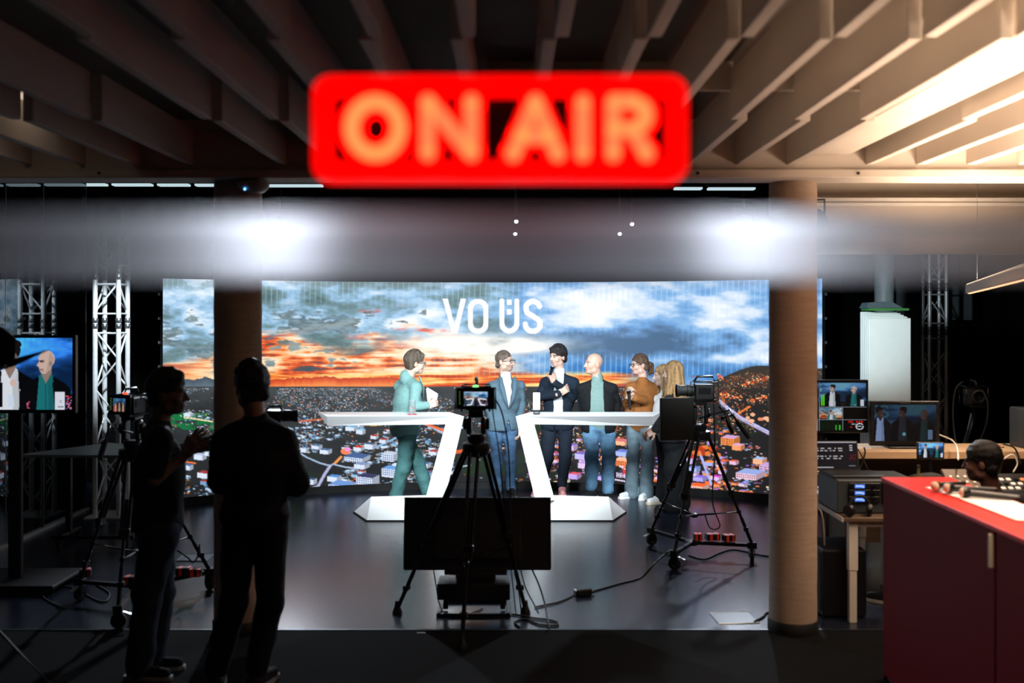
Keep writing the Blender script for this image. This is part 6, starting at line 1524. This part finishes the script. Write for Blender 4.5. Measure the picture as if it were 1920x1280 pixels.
tag(obj('grey_tray', MB().hexa([Vector((xl - .02, 9.29, zt + .022)), Vector((xr - .08, 9.29, zt + .022)), Vector((xr - .10, 9.5, zt + .022)), Vector((xl - .02, 9.5, zt + .022))], [Vector((xl, 9.32, zt + .075)), Vector((xl + .22, 9.32, zt + .085)), Vector((xl + .20, 9.48, zt + .085)), Vector((xl, 9.48, zt + .075))]), mat('smoked_plastic', C(70, 86, 90), .25), None), 'grey plastic tray on the green cloth', 'tray')
t = thing('round_duct', 'pale grey round pipe rising behind the white boards', 'pipe', (W(1658, 0, 11.2).x, 11.2, 0)); dm = mat('grey_pipe', C(140, 156, 160), .5)
obj('pipe', MB().cyl((t.location.x, 11.2, 0), (t.location.x, 11.2, 3.8), .105, n=28), dm, t, smooth=True); obj('pipe_collar', MB().lathe([(.107, 0), (.115, .005), (.115, .04), (.107, .045)], (t.location.x, 11.2, 1.2), n=28), M_steel, t, smooth=True)
for (x0_, x1_, y0_, y1_, D, lab) in ((1681, 1726, 518, 700, 13.9, 'dark grey upright panel behind the right truss'), (1773, 1821, 535, 600, 14.2, 'small dark grey panel high on the far wall')):
    a, b = W(x0_, y0_, D), W(x1_, y1_, D)
    if D < 14: b.z = .0
    t = thing('wall_panel', lab, 'panel', ((a.x + b.x) / 2, D, b.z)); obj('sheet', MB().box(((a.x + b.x) / 2, D, (a.z + b.z) / 2), (b.x - a.x, .03, a.z - b.z), None, .004), mat('grey_sheet', C(84, 98, 104), .5), t); obj('edge', MB().box((b.x, D - .02, (a.z + b.z) / 2), (.02, .02, a.z - b.z)), M_steel, t)
    if D > 14: obj('bracket', MB().cyl(((a.x + b.x) / 2, D, a.z - .01), ((a.x + b.x) / 2, D, 3.8), .02, n=8), M_matt, t)
# camera on a slim stand behind the shelf
t = thing('camera_stand', 'thin dark stand rising behind the raised shelf', 'stand', (W(1800, 0, 8.75).x, 8.75, 0)); q = t.location
obj('column', MB().tube([(q.x + .02, 8.75, .06), W(1812, 830, 8.75), W(1830, 765, 8.75)], .018, 10), M_metal, t, smooth='all')
obj('strut', MB().tube([W(1806, 835, 8.72), W(1822, 775, 8.72)], .010, 8), M_steel, t, smooth='all')
for k in range(3):
    a = 2 * math.pi * k / 3; obj('foot', MB().tube([(q.x + .02, 8.75, .12), (q.x + .02 + .3 * math.cos(a), 8.75 + .24 * math.sin(a), .02)], .013, 8), M_metal, t, smooth='all')
cb = W(1826, 762, 8.75)
cage_camera('unused camera facing the hall on the thin stand behind the shelf', cb, math.radians(172), 1.05, None, None, (.1, .1), .05, None)
cable('black cable drooping from the unused camera', [W(1844, 735, 8.5), W(1853, 760, 8.5), W(1848, 800, 8.55), W(1832, 835, 8.6), W(1822, 840, 8.5)], .007)
cable('black cable looping left of the unused camera', [W(1806, 715, 8.7), W(1792, 730, 8.7), W(1787, 770, 8.7), W(1790, 815, 8.65), W(1796, 838, 8.5)], .007)
a = W(1908, 770, 8.1)
t = thing('desk_speaker', 'dark grey studio speaker cut by the right edge', 'loudspeaker', (a.x + .1, 8.1, .995)); obj('cabinet', MB().box((a.x + .11, 8.12, 1.155), (.22, .24, .32), None, .01), mat('speaker_grey', C(50, 58, 66), .5), t); obj('cone', MB().lathe([(.03, .0), (.07, .008), (.08, 0)], (a.x + .11, 7.998, 1.10), (0, -1, 0), 20), M_matt, t, smooth=True); obj('tweeter', MB().lathe([(.01, .006), (.03, .004), (.035, 0)], (a.x + .11, 7.998, 1.24), (0, -1, 0), 16), M_matt, t, smooth=True)
